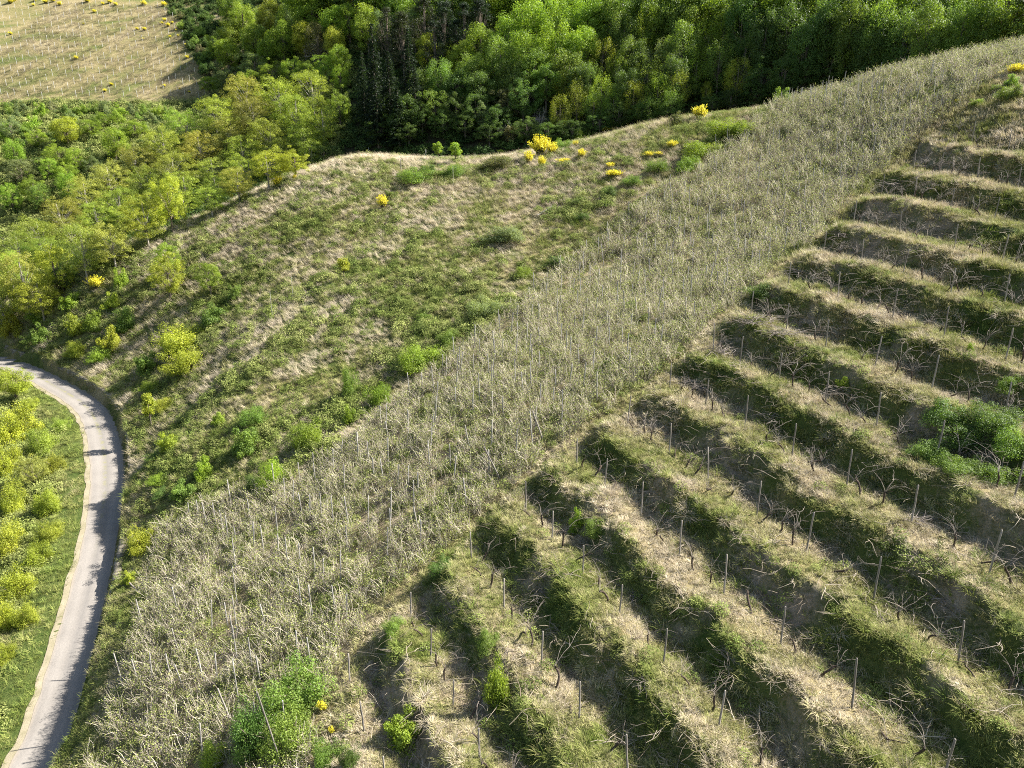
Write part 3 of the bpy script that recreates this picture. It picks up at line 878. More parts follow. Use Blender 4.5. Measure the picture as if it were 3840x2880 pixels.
# dry stone wall: courses of rough stones with a ragged top, one thing
rw_ = np.random.default_rng(5); V = []; Fq = []
def stone(c, ax, nx_, L, Dp, H):
    o = len(V)
    for sx, sy, sz in [(-1, -1, -1), (1, -1, -1), (1, 1, -1), (-1, 1, -1), (-1, -1, 1), (1, -1, 1), (1, 1, 1), (-1, 1, 1)]:
        j = rw_.normal(0, .022, 3)
        V.append((c[0] + ax[0] * sx * L / 2 + nx_[0] * sy * Dp / 2 + j[0], c[1] + ax[1] * sx * L / 2 + nx_[1] * sy * Dp / 2 + j[1], c[2] + sz * H / 2 + j[2]))
    Fq.extend([(o, o + 3, o + 2, o + 1), (o + 4, o + 5, o + 6, o + 7), (o, o + 1, o + 5, o + 4), (o + 1, o + 2, o + 6, o + 5), (o + 2, o + 3, o + 7, o + 6), (o + 3, o, o + 4, o + 7)])
H0 = .25
for cidx in range(5):
    a = 0.
    while a < arc[-1] - .6:
        L = rw_.uniform(.28, .62); m = a + L / 2
        i = int(np.searchsorted(arc, m)); i = min(max(i, 1), len(ROAD) - 1); t = (m - arc[i - 1]) / (arc[i] - arc[i - 1])
        c = ROAD[i - 1] * (1 - t) + ROAD[i] * t; nn = RN[i]; w = RW[i - 1] * (1 - t) + RW[i] * t
        hh = WALL_H + .22 * (float(vnoise(m * .35, 3.3, 9)) - .5) * 2
        zc = cidx * H0 + H0 / 2 - .1
        if zc < hh:
            of = w + .45 + .26 + rw_.normal(0, .025) + .02 * cidx
            stone((c[0] + nn[0] * of, c[1] + nn[1] * of, c[2] + zc), (nn[1] * -1, nn[0]), nn, L * .98, .5, H0 * rw_.uniform(.93, 1.08))
        a += L
wme = new_mesh('retaining_wall', V, np.array(Fq), MATS['stone'])
bv = link('retaining_wall', wme); tag(bv, 'low dry stone retaining wall curving along the uphill edge of the road', 'wall')
# ------------------------------------------------------------------ trees and shrubs: unit meshes (height 1), used at many sizes
def crown_mesh(name, V, Q, tint, mat='leaf'):
    me = new_mesh(name, V, Q, MATS[mat]); fattr(me, 'tint', tint, 'FACE'); return me

def clumps(r, cent, rad, per, size, flat=1.0, up=.5, ratio=.62, hang=0.0):
    """leaf clumps: centres, radii -> leaves spread through each clump"""
    n = len(cent); k = per
    d = r.normal(size=(n * k, 3)); d /= np.linalg.norm(d, axis=1)[:, None]
    rr = r.uniform(.25, 1, (n * k, 1)) ** .5
    c0 = np.repeat(cent, k, 0); ra = np.repeat(rad, k)[:, None]
    off = d * rr * ra; off[:, 2] *= flat
    if hang: off[:, 2] -= hang * (off[:, 0] ** 2 + off[:, 1] ** 2) / np.maximum(ra[:, 0], 1e-6)
    P = c0 + off
    nr = d * (1 - up) + np.array([0, 0, up]) + r.normal(0, .38, (n * k, 3))
    V, Q = leaves(P, nr, r.uniform(.7, 1.3, n * k) * size, r, ratio)
    ct = r.uniform(size=n)
    tint = np.clip(np.repeat(ct, k) * .5 + r.uniform(size=n * k) * .5, 0, 1)
    return V, Q, tint

def limbs(r, trunk_top, base_r, targets, k=5, lean=(0, 0)):
    parts = [tube([(0, 0, -.12), (lean[0] * .3 + r.normal(0, .006), lean[1] * .3, trunk_top * .35), (lean[0] * .7, lean[1] * .7 + r.normal(0, .008), trunk_top * .7), (lean[0], lean[1], trunk_top)],
                  [base_r * 1.25, base_r, base_r * .75, base_r * .5], 6)]
    for t in targets:
        z0 = min(max(t[2] * r.uniform(.35, .6), trunk_top * .35), trunk_top)
        s = np.array([lean[0] * z0 / trunk_top, lean[1] * z0 / trunk_top, z0])
        m = s * .45 + t * .55 + np.array([0, 0, r.uniform(-.01, .03)])
        w = base_r * r.uniform(.22, .42)
        parts.append(tube([s, s * .75 + m * .25 + r.normal(0, .01, 3), m, t], [w, w * .8, w * .55, w * .18], 4))
    return join(parts)

def broad(r, n=105, per=140, rx=.40, c=.58, rz=.42, size=.020, crad=(.075, .13)):
    a = r.normal(size=(n * 3, 3)); a /= np.linalg.norm(a, axis=1)[:, None]
    ph = r.uniform(0, 6.28, 4)
    lob = .80 + .22 * np.sin(np.arctan2(a[:, 1], a[:, 0]) * 3 + ph[0]) * np.cos(a[:, 2] * 3 + ph[1]) + .10 * np.sin(a[:, 0] * 7 + ph[2])
    rr = lob * r.uniform(.45, 1.0, n * 3) ** .4
    P = a * rr[:, None] * np.array([rx, rx, rz]) + np.array([0, 0, c])
    P = P[(P[:, 2] > .16)][:n]
    V, Q, t = clumps(r, P, r.uniform(*crad, len(P)), per, size, .75, .45)
    tr = limbs(r, c + .12, .021, P[r.permutation(len(P))[:26]])
    return (V, Q, t), tr
def locust(r):
    n = 150
    a = r.normal(size=(n * 3, 3)); a /= np.linalg.norm(a, axis=1)[:, None]
    rr = r.uniform(.2, 1, n * 3) ** .5
    P = a * rr[:, None] * np.array([.42, .42, .42]) + np.array([r.normal(0, .03), r.normal(0, .03), .57])
    P = P[P[:, 2] > .20][:n]
    V, Q, t = clumps(r, P, r.uniform(.05, .11, len(P)), 120, .0165, .6, .5, .5, .35)
    tr = limbs(r, .8, .017, P[r.permutation(len(P))[:30]], lean=(r.normal(0, .05), r.normal(0, .05)))
    return (V, Q, t), tr
def wispy(r):
    n = 80
    a = r.normal(size=(n * 3, 3)); a /= np.linalg.norm(a, axis=1)[:, None]
    P = a * (r.uniform(.3, 1, n * 3) ** .5)[:, None] * np.array([.30, .30, .42]) + np.array([0, 0, .58])
    P = P[P[:, 2] > .14][:n]
    V, Q, t = clumps(r, P, r.uniform(.05, .10, len(P)), 90, .020, 1.7, .3, .38)
    tr = limbs(r, .75, .015, P[r.permutation(len(P))[:26]])
    return (V, Q, t), tr
def spruce(r, top=.03):
    C = []; N = []; Sz = []; tw = []
    z = .10
    while z < .985:
        rad = (1 - z) ** .85 * .25 * r.uniform(.8, 1.15) + .012
        nb = 9 if z < .8 else 6
        for k in range(nb):
            az = r.uniform(0, 6.283); L = rad * r.uniform(.65, 1.15); m = max(6, int(L * 190))
            t = r.uniform(.12, 1, m)
            x = np.cos(az) * L * t; y = np.sin(az) * L * t
            zz = z + .02 - .22 * L * t - .25 * L * t * t + .12 * L * t ** 3
            wd = L * .22 * (1.1 - t)
            jx = r.normal(0, 1, m) * wd; C.append(np.stack([x - np.sin(az) * jx, y + np.cos(az) * jx, zz - np.abs(jx) * .5 + r.normal(0, .004, m)], 1))
            N.append(r.normal(0, .5, (m, 3)) + np.array([0, 0, .7])); Sz.append(np.full(m, .021))
        z += .016 + .012 * (1 - z)
    C = np.concatenate(C); N = np.concatenate(N); Sz = np.concatenate(Sz)
    V, Q = leaves(C, N, Sz * r.uniform(.7, 1.4, len(C)), r, .45)
    return (V, Q, r.uniform(size=len(C))), tube([(0, 0, -.1), (0, 0, .3), (0, 0, .7), (0, 0, .98)], [.018, .014, .008, .002], 6)
def pine(r):
    n = 75; z = r.uniform(.30, .97, n); az = r.uniform(0, 6.283, n)
    rad = .26 * np.sin(np.clip((1.05 - z) * 2.1, 0, 1.57)) * r.uniform(.35, 1.1, n)
    P = np.stack([np.cos(az) * rad, np.sin(az) * rad, z], 1)
    V, Q, t = clumps(r, P, r.uniform(.05, .09, n), 95, .020, .5, .5, .35)
    return (V, Q, t), limbs(r, .9, .018, P[:34])
def baretree(r):
    parts = []
    def grow(p, d, L, w, dep):
        P = [p]
        for s_ in range(3):
            d = d + r.normal(0, .13, 3) + np.array([0, 0, .03 if dep > 1 else -.03]); d /= np.linalg.norm(d); p = p + d * L / 3; P.append(p)
        parts.append(tube(P, np.linspace(w, w * .6, 4), 4 if dep > 1 else 3))
        if dep > 0:
            for k in range(3 if dep > 1 else 4):
                q = P[r.integers(1, 4)]; nd = d + r.normal(0, .62, 3); nd /= np.linalg.norm(nd); grow(q, nd, L * r.uniform(.6, .85), w * .55, dep - 1)
    for k in range(3): 
        d = np.array([r.normal(0, .3), r.normal(0, .3), 1.]); grow(np.array([0, 0, -.05]), d / np.linalg.norm(d), .33, .020, 4)
    return join(parts)
def shrub(r, n=56, per=150, size=.058, h=.85, mat='leaf'):
    a = r.normal(size=(n * 3, 3)); a /= np.linalg.norm(a, axis=1)[:, None]; a[:, 2] = np.abs(a[:, 2])
    ph = r.uniform(0, 6.28, 3)
    lob = .72 + .26 * np.sin(np.arctan2(a[:, 1], a[:, 0]) * 3 + ph[0]) + .14 * np.sin(a[:, 2] * 6 + ph[1])
    P = (a * (lob * r.uniform(.35, 1, n * 3) ** .45)[:, None] * np.array([.85, .85, h]))[:n]; P[:, 2] += .02
    V, Q, t = clumps(r, P, r.uniform(.15, .27, n), per, size, .8, .42)
    st = [tube([(r.normal(0, .06), r.normal(0, .06), -.1), p * .5 + np.array([0, 0, .08]), p], [.022, .014, .005], 3) for p in P[:22]]
    return (V, Q, t), join(st)
def broom(r):
    """upright whippy stems, yellow pea flowers over the outer half"""
    n = 85; st = []; C = []; G = []
    for k in range(n):
        az = r.uniform(0, 6.283); sp = r.uniform(.0, .75); L = r.uniform(.65, 1.05)
        p = np.array([.14 * math.cos(az) * r.uniform(), .14 * math.sin(az) * r.uniform(), -.05]); d = np.array([math.cos(az) * sp, math.sin(az) * sp, 1.]); d /= np.linalg.norm(d)
        P = [p]
        for s_ in range(4):
            d = d + r.normal(0, .10, 3); d /= np.linalg.norm(d); p = p + d * L / 4; P.append(p)
        P = np.array(P); st.append(tube(P, [.013, .011, .009, .007, .004], 3))
        for q in range(26):
            t = r.uniform(1.0, 3.999); i = int(t); pos = P[i] * (1 - t + i) + P[i + 1] * (t - i) + r.normal(0, .035, 3)
            (C if t > 1.7 + r.uniform(-.5, .8) else G).append(pos)
    C = np.array(C); G = np.array(G)
    v, q = leaves(C, r.normal(0, 1, (len(C), 3)) + np.array([0, 0, .8]), r.uniform(.055, .10, len(C)), r, .8)
    v2, q2 = leaves(G, r.normal(0, 1, (len(G), 3)), r.uniform(.04, .08, len(G)), r, .4)
    return (v, q, r.uniform(size=len(C))), (v2, q2, r.uniform(size=len(G))), join(st)

LIB = {}
def lib(kind, n, fn, bark):
    out = []
    for i in range(n):
        r = np.random.default_rng(900 + 13 * i + sum(map(ord, kind)))
        (V, Q, t), tr = fn(r)
        out.append((crown_mesh(kind + '_crown', V, Q, t), new_mesh(kind + '_trunk', tr[0], tr[1], MATS[bark], True)))
    LIB[kind] = out
lib('broad', 7, broad, 'bark')
lib('fluffy', 4, lambda r: broad(r, 120, 125, .44, .54, .45, .017, (.05, .09)), 'bark')
lib('locust', 6, locust, 'pale_bark')
lib('wispy', 5, wispy, 'bark')
lib('spruce', 3, spruce, 'bark')
lib('pine', 3, pine, 'bark')
lib('shrub', 6, shrub, 'bark')
lib('thicket', 4, lambda r: shrub(r, 80, 160, .036, .75), 'bark')
lib('sapling', 3, lambda r: broad(r, 34, 60, .30, .66, .33, .055, (.10, .16)), 'bark')
LIB['bare'] = [(None, new_mesh('bare_trunk', *baretree(np.random.default_rng(5 + i)), MATS['pale_bark'], True)) for i in range(3)]
LIB['broom'] = []
for i in range(4):
    r = np.random.default_rng(60 + i); b_, g_, s_ = broom(r)
    LIB['broom'].append((crown_mesh('broom_blossom', *b_, 'petal'), crown_mesh('broom_leaf', *g_), new_mesh('broom_stem', *s_, MATS['bark'], True)))
_cnt = {}
def plant(kind, name, x, y, z, H, Rr, color, label, cat, group=None, variant=None, rz=None):
    """one plant: an Empty at its foot, crown and trunk as its parts"""
    i = _cnt.get(kind, 0); _cnt[kind] = i + 1
    L = LIB[kind][(i if variant is None else variant) % len(LIB[kind])]
    e = bpy.data.objects.new(name, None); COL.objects.link(e); e.location = (x, y, z); e.empty_display_size = .2
    e.rotation_euler = (0, 0, rng.uniform(0, 6.28) if rz is None else rz)
    r0 = dict(broad=.46, fluffy=.48, locust=.46, wispy=.34, spruce=.26, pine=.30, shrub=1.0, thicket=1.0, sapling=.40, bare=.42, broom=.72)[kind]
    s = Rr / r0
    e.scale = (s, s, H)
    tag(e, label, cat, group)
    if kind == 'broom':
        link('blossom', L[0], e); link('foliage', L[1], e, color=(.07, .10, .025)); link('stem', L[2], e)
    else:
        if L[0] is not None: link('foliage' if kind in ('shrub', 'thicket') else 'crown', L[0], e, color=color)
        link('stem' if kind in ('shrub', 'thicket') else 'trunk', L[1], e)
    return e

def place_top(px, py, H, dmax=None):
    """where a plant of height H stands if its top shows at this picture point: walk back from the ground behind it"""
    p = gh(px, py, d0=8); r = ray(px, py); D = p @ r / (r @ r) if dmax is None else dmax
    n = 0
    while D > 10:
        q = r * D; g = ground1(q[0], q[1])
        if q[2] - g >= H: break
        if q[1] < 170 and sdist(CREST, q[:1], q[1:2])[0] > -3.0: break        # never on the open slope
        D -= .5; n += 1
    q = r * D; g = ground1(q[0], q[1]); return q[0], q[1], g, D, float(np.clip(q[2] - g, H * .45, H * 1.5))

C_BRIGHT = (.215, .305, .034); C_YEL = (.310, .345, .038); C_MID = (.160, .240, .042); C_DARK = (.098, .160, .034); C_GREY = (.190, .240, .095)  # C_DARK kept deep to carry some of the right wood's shade
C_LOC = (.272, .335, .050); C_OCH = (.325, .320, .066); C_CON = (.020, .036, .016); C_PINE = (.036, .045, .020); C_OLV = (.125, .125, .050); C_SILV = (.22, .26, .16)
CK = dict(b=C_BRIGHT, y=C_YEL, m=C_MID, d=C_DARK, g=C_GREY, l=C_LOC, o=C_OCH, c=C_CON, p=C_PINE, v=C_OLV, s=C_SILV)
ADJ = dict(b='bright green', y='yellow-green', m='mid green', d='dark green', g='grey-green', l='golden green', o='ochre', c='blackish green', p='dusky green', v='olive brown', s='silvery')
KNAME = dict(broad=('broadleaf_tree', 'tree', 'broadleaf tree'), fluffy=('broadleaf_tree', 'tree', 'bushy crowned tree'), locust=('locust_tree', 'tree', 'feathery locust tree'), wispy=('birch_tree', 'tree', 'wispy slender tree'),
             spruce=('spruce_tree', 'tree', 'pointed spruce'), pine=('pine_tree', 'tree', 'shaggy pine'), bare=('bare_tree', 'tree', 'leafless tree'), shrub=('shrub', 'shrub', 'round shrub'),
             thicket=('bramble_thicket', 'bush', 'low spreading bramble'), sapling=('sapling', 'tree', 'young sapling'), broom=('broom_bush', 'bush', 'flowering broom bush'))

def jit(c, a=.14):
    k = 1 + rng.normal(0, a); return tuple(float(max(.004, v * k * (1 + rng.normal(0, .035)))) for v in c)

def band(phrase, group, spec, f=1.0):
    """spec: (kind, colour, px of top, py of top, width in px, H[, label]); the label counts look-alikes from the left"""
    todo = []
    for t in spec:
        kind, ck, px, py, wpx, H = t[:6]
        x, y, z, D, H2 = place_top(px, py, H * f)
        todo.append((px, kind, ck, x, y, z, D, wpx * D / F / 2, H2, t[6] if len(t) > 6 else None))
    tot = {}
    for t in todo: tot[(t[1], t[2])] = tot.get((t[1], t[2]), 0) + 1
    seen = {}
    for px, kind, ck, x, y, z, D, Rr, H, lab in sorted(todo, key=lambda t: t[0]):
        k = (kind, ck); i = seen.get(k, 0); seen[k] = i + 1
        nm, cat, word = KNAME[kind]
        if lab is None:
            a = ADJ[ck] + ' ' if kind not in ('broom', 'bare') else ('pale ' if kind == 'bare' else 'yellow ')
            lab = f'{a}{word}, ' + (f'{ordn(i)} from left ' if tot[k] > 1 else 'alone of its kind ') + phrase
        plant(kind, nm, x, y, z, H, Rr, jit(CK[ck]), lab, cat, group)

def atground(kind, ck, px, py, wpx, hpx, label=None, group=None, name=None, cat=None, sink=.0):
    """a plant whose foot shows at this picture point"""
    p = gh(px, py); D = p[1] * CP - p[2] * SP
    nm, ct, word = KNAME[kind]
    H = hpx * D / F / (CP + (1440 - py) / F * SP)
    return plant(kind, name or nm, p[0], p[1], p[2] - sink, H, wpx * D / F / 2, jit(CK[ck], .08), label, cat or ct, group)
# ------------------------------------------------------------------ the wood and the far slope (read from the photograph)
def c0(L, f=.434, ox=0, oy=0): return [(k, c, ox + x * f, oy + y * f, w * f, h) + tuple(t) for k, c, x, y, w, h, *t in L]
# feathery yellow-green locusts in the gully left of the meadow (crop 0..1280)
loc = [(1560, 470, 300, 10), (1790, 470, 330, 11), (2010, 430, 320, 11), (1370, 600, 300, 10), (1640, 610, 300, 10), (1900, 590, 320, 10), (2080, 640, 280, 10), (1180, 690, 280, 9), (1480, 730, 300, 9), (1730, 740, 300, 9), (1960, 760, 300, 9),
       (1040, 800, 280, 9), (1280, 830, 300, 9), (1560, 860, 280, 8.5), (1800, 880, 260, 8), (2010, 890, 240, 7), (850, 900, 280, 9), (1100, 960, 300, 9), (1360, 980, 280, 8), (1600, 990, 260, 7), (680, 1020, 280, 9), (930, 1060, 280, 8.5),
       (1180, 1090, 280, 8), (1400, 1110, 220, 6.5), (520, 1130, 280, 9), (760, 1190, 280, 8), (1000, 1210, 270, 7), (1190, 1230, 240, 6), (370, 1260, 280, 8.5), (610, 1290, 270, 7.5), (830, 1320, 250, 6), (220, 1380, 280, 8), (440, 1400, 260, 7), (90, 1480, 260, 8), (280, 1520, 260, 6.5), (40, 1610, 240, 7)]
band('beside the meadow', 'locust trees beside the meadow', c0([('locust', 'l' if i % 4 else 'o', *t) for i, t in enumerate(loc)], .5787))
band('at the foot of the locusts', 'green trees under the locusts', c0([('fluffy', 'm', 1560, 1120, 200, 5), ('fluffy', 'd', 2090, 900, 200, 6), ('fluffy', 'm', 1960, 1040, 180, 4), ('shrub', 'm', 1720, 1110, 160, 3), ('fluffy', 'd', 1300, 1190, 220, 5),
     ('fluffy', 'b', 1060, 1330, 240, 4.5), ('fluffy', 'y', 900, 1420, 200, 4), ('fluffy', 'd', 760, 1370, 240, 5), ('shrub', 'b', 1200, 1330, 160, 2.6), ('fluffy', 'm', 150, 1560, 220, 5), ('fluffy', 'g', 680, 1500, 200, 4), ('fluffy', 'd', 430, 1560, 220, 5), ('fluffy', 'y', 700, 1580, 170, 3.5)], .5787))
# left valley greens
band('below the far vineyard', 'trees and shrubs in the valley left', c0([
    ('broad', 'y', 540, 980, 300, 8), ('broad', 'b', 960, 1080, 300, 8), ('broad', 'b', 90, 1170, 220, 8), ('fluffy', 'g', 60, 990, 260, 6, 'pale grey willow-like bush at the left picture edge below the far vineyard'), ('fluffy', 'g', 150, 1340, 330, 7), ('fluffy', 'b', 260, 1490, 260, 7), ('broad', 'b', 560, 1470, 230, 7),
    ('fluffy', 'b', 480, 1220, 300, 6), ('fluffy', 'b', 300, 1100, 240, 5), ('fluffy', 'b', 760, 1010, 260, 5), ('fluffy', 'b', 1150, 1020, 280, 5), ('fluffy', 'b', 900, 960, 240, 4), ('fluffy', 'b', 640, 1260, 240, 6), ('fluffy', 'b', 400, 1340, 220, 6), ('fluffy', 'b', 60, 1560, 240, 7), ('fluffy', 'g', 780, 1330, 200, 5), ('fluffy', 'b', 560, 1380, 240, 6), ('fluffy', 'm', 330, 1560, 240, 7)]))
shr = [(60, 900), (190, 880), (330, 890), (450, 880), (560, 905), (690, 890), (800, 900), (900, 880), (1020, 910), (1130, 900), (1240, 910), (1350, 900), (1440, 920), (130, 960), (260, 1000), (620, 970), (820, 970), (1000, 960), (1190, 970), (1300, 960), (1090, 1060), (1260, 1060), (200, 1060), (20, 1060)]
band('in scrub under the far vineyard', 'scrub under the far vineyard', c0([('shrub', 'mgbgmb'[i % 6], x, y - 20, 150 + 30 * (i % 3), 3.2 + .4 * (i % 3)) for i, (x, y) in enumerate(shr)] + [('shrub', 'd', 1710, 850, 150, 3.5, 'lone blackish green shrub at the lower corner of the far vineyard')]))
hedge = [(1480, 50), (1560, 90), (1620, 60), (1560, 170), (1650, 150), (1700, 190), (1600, 260), (1680, 290), (1640, 340), (1720, 370), (1700, 430), (1740, 480), (1760, 540), (1790, 600), (1850, 640), (1880, 700), (1780, 310), (1900, 600), (1960, 660), (1760, 230), (1800, 160), (1900, 760), (1940, 710)]
band('in the hedge beside the far vineyard', 'hedge along the far vineyard', c0([('shrub', 'dvdm'[i % 4], x, y, 120, 2.4) for i, (x, y) in enumerate(hedge)]))
# broadleaf wood left of the spruces, leaf colours brightened to stand in for sunlight (crop 0..1280, factor .5787)
A = [('shrub', 'd', 1260, 10, 130, 3), ('shrub', 'd', 1330, 60, 130, 3), ('broad', 'b', 1480, -60, 220, 9), ('broad', 'b', 1560, 0, 230, 11), ('broad', 'y', 1740, -20, 240, 12), ('broad', 'b', 1880, 20, 260, 12), ('broad', 'b', 2010, -40, 260, 12), ('broad', 'b', 2160, 10, 260, 12),
     ('broad', 'b', 1640, 130, 260, 11), ('broad', 'b', 1480, 110, 200, 9), ('broad', 'b', 1820, 130, 230, 11), ('broad', 'y', 1960, 120, 200, 10), ('broad', 'b', 1460, 240, 220, 9), ('fluffy', 'b', 1400, 180, 180, 8), ('broad', 'b', 1720, 230, 180, 9),
     ('bare', 'v', 2040, 140, 220, 10, 'tall leafless grey tree among green crowns left of the dark spruces'), ('wispy', 'v', 2050, 150, 200, 10, 'olive brown sparse crown wrapped round the leafless grey tree'), ('broad', 'y', 2160, 160, 180, 10), ('broad', 'b', 2190, 270, 190, 9), ('fluffy', 'g', 1640, 320, 280, 8), ('fluffy', 'g', 1480, 420, 250, 7), ('fluffy', 'b', 1760, 380, 220, 7), ('fluffy', 'b', 1890, 350, 200, 7), ('fluffy', 'b', 1620, 440, 240, 7), ('fluffy', 'b', 2120, 330, 220, 8), ('fluffy', 'b', 1340, 480, 160, 5), ('fluffy', 'b', 1990, 380, 180, 7), ('fluffy', 'b', 2200, 400, 150, 7), ('fluffy', 'b', 2190, 560, 200, 8), ('shrub', 'm', 1270, 160, 130, 3), ('shrub', 'm', 1350, 280, 150, 4)]
band('in the upper wood left of the spruces', 'broadleaf trees left of the spruces', c0(A, .5787))
# spruces and pines (crop 1280..2560, factor .5787)
B = [('spruce', 'c', 195, 150, 250, 19), ('spruce', 'c', 300, 330, 260, 15), ('spruce', 'c', 130, 330, 200, 14), ('pine', 'p', 390, 60, 300, 15), ('pine', 'p', 530, -30, 280, 15), ('pine', 'c', 660, -10, 260, 15), ('pine', 'c', 790, 10, 260, 15), ('pine', 'c', 900, -30, 260, 15), ('pine', 'p', 290, 40, 240, 14), ('spruce', 'c', 430, 180, 240, 16), ('pine', 'c', 600, 130, 240, 13), ('pine', 'c', 740, 110, 240, 12), ('spruce', 'c', 470, 420, 220, 12), ('spruce', 'c', 220, 520, 260, 12), ('spruce', 'c', 360, 560, 260, 11), ('broad', 'm', 350, -20, 200, 10), ('fluffy', 'b', 40, 0, 260, 11), ('broad', 'b', 160, 20, 240, 12), ('fluffy', 'g', 250, 30, 200, 11), ('broad', 'g', 470, 10, 160, 11)]
band('in the conifer clump at the top', 'conifer clump', c0(B, .5787, 1280))
# the dark-edged broadleaf wood in the middle
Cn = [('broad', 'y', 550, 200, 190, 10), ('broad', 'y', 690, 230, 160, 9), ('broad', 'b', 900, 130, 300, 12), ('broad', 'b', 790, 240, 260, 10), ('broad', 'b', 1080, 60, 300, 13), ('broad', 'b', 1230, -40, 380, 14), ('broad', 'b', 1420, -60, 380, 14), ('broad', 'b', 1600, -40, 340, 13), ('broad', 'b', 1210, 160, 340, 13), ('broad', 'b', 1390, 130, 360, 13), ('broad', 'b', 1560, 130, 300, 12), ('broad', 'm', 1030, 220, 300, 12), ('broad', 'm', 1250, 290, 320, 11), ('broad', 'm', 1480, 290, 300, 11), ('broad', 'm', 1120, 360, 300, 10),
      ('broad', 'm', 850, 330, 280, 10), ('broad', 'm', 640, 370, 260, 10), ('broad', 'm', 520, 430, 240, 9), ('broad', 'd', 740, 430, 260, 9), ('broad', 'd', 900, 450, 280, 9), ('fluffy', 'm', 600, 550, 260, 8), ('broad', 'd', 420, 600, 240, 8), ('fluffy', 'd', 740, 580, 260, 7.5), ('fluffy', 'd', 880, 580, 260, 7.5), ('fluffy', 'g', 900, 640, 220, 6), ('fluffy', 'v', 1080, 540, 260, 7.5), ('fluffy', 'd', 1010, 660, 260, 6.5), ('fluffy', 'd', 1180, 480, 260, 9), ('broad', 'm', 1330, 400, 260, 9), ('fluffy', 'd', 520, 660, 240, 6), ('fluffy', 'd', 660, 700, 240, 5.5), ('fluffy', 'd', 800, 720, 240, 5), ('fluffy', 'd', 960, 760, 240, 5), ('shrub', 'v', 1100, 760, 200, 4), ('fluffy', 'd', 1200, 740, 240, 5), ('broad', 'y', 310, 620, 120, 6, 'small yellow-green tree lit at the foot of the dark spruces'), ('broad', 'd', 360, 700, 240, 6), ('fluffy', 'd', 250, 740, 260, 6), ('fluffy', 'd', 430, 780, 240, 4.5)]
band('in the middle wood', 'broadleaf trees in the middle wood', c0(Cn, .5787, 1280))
bare = [('bare', 'v', 1265, 590, 170, 7, 'pale leafless tree with spreading twigs at the wood edge'), ('bare', 'v', 1940, 515, 140, 5.5, 'pink-grey leafless crown drooping at the wood edge'), ('bare', 'v', 1080, 740, 120, 4.5, 'small grey leafless tree in the darkest part of the wood')]
band('at the wood edge', None, c0(bare, .5787, 1280))
Dn = [('wispy', 'y', 1530, 520, 160, 8), ('wispy', 'y', 1420, 610, 170, 7), ('wispy', 'y', 1450, 430, 170, 8), ('wispy', 'b', 1690, 480, 190, 8), ('wispy', 'y', 1900, 530, 180, 7), ('wispy', 'b', 2060, 470, 200, 8), ('wispy', 'b', 1990, 370, 220, 9), ('wispy', 'y', 1960, 90, 200, 11), ('wispy', 'y', 1700, 240, 220, 10), ('wispy', 'b', 1800, 330, 200, 9), ('wispy', 'm', 1620, 400, 200, 9), ('wispy', 'm', 1770, 560, 180, 6.5), ('wispy', 'm', 1640, 600, 180, 6), ('wispy', 'm', 2150, 560, 180, 6.5), ('wispy', 'y', 2180, 440, 190, 8), ('wispy', 'g', 2120, 240, 220, 10, 'pale blossoming grey-green tree high in the wood edge right of centre'), ('wispy', 's', 1960, 300, 140, 8, 'silvery blossoming tree in the wood right of centre'), ('wispy', 'b', 2080, 330, 200, 9), ('wispy', 'm', 2000, 620, 180, 5.5)]
band('along the wood edge', 'slender trees along the wood edge', c0(Dn, .5787, 1280))
En = [('broad', 'm', 1750, -60, 320, 13), ('broad', 'm', 1840, 60, 280, 12), ('broad', 'b', 2030, -30, 300, 13), ('broad', 'm', 2200, -30, 320, 13), ('broad', 'm', 1900, 200, 260, 11), ('broad', 'm', 2220, 130, 300, 12), ('broad', 'd', 1860, 420, 260, 9), ('broad', 'd', 2170, 330, 240, 10), ('broad', 'd', 1560, 390, 240, 9), ('fluffy', 'd', 1800, 650, 240, 5), ('fluffy', 'd', 1500, 760, 240, 4.5), ('fluffy', 'd', 1340, 780, 240, 4.5), ('fluffy', 'd', 1680, 710, 240, 4.5), ('fluffy', 'd', 1950, 650, 240, 4.5), ('fluffy', 'd', 2120, 640, 240, 4.5)]
band('behind the slender wood edge', 'broadleaf trees behind the slender ones', c0(En, .5787, 1280))
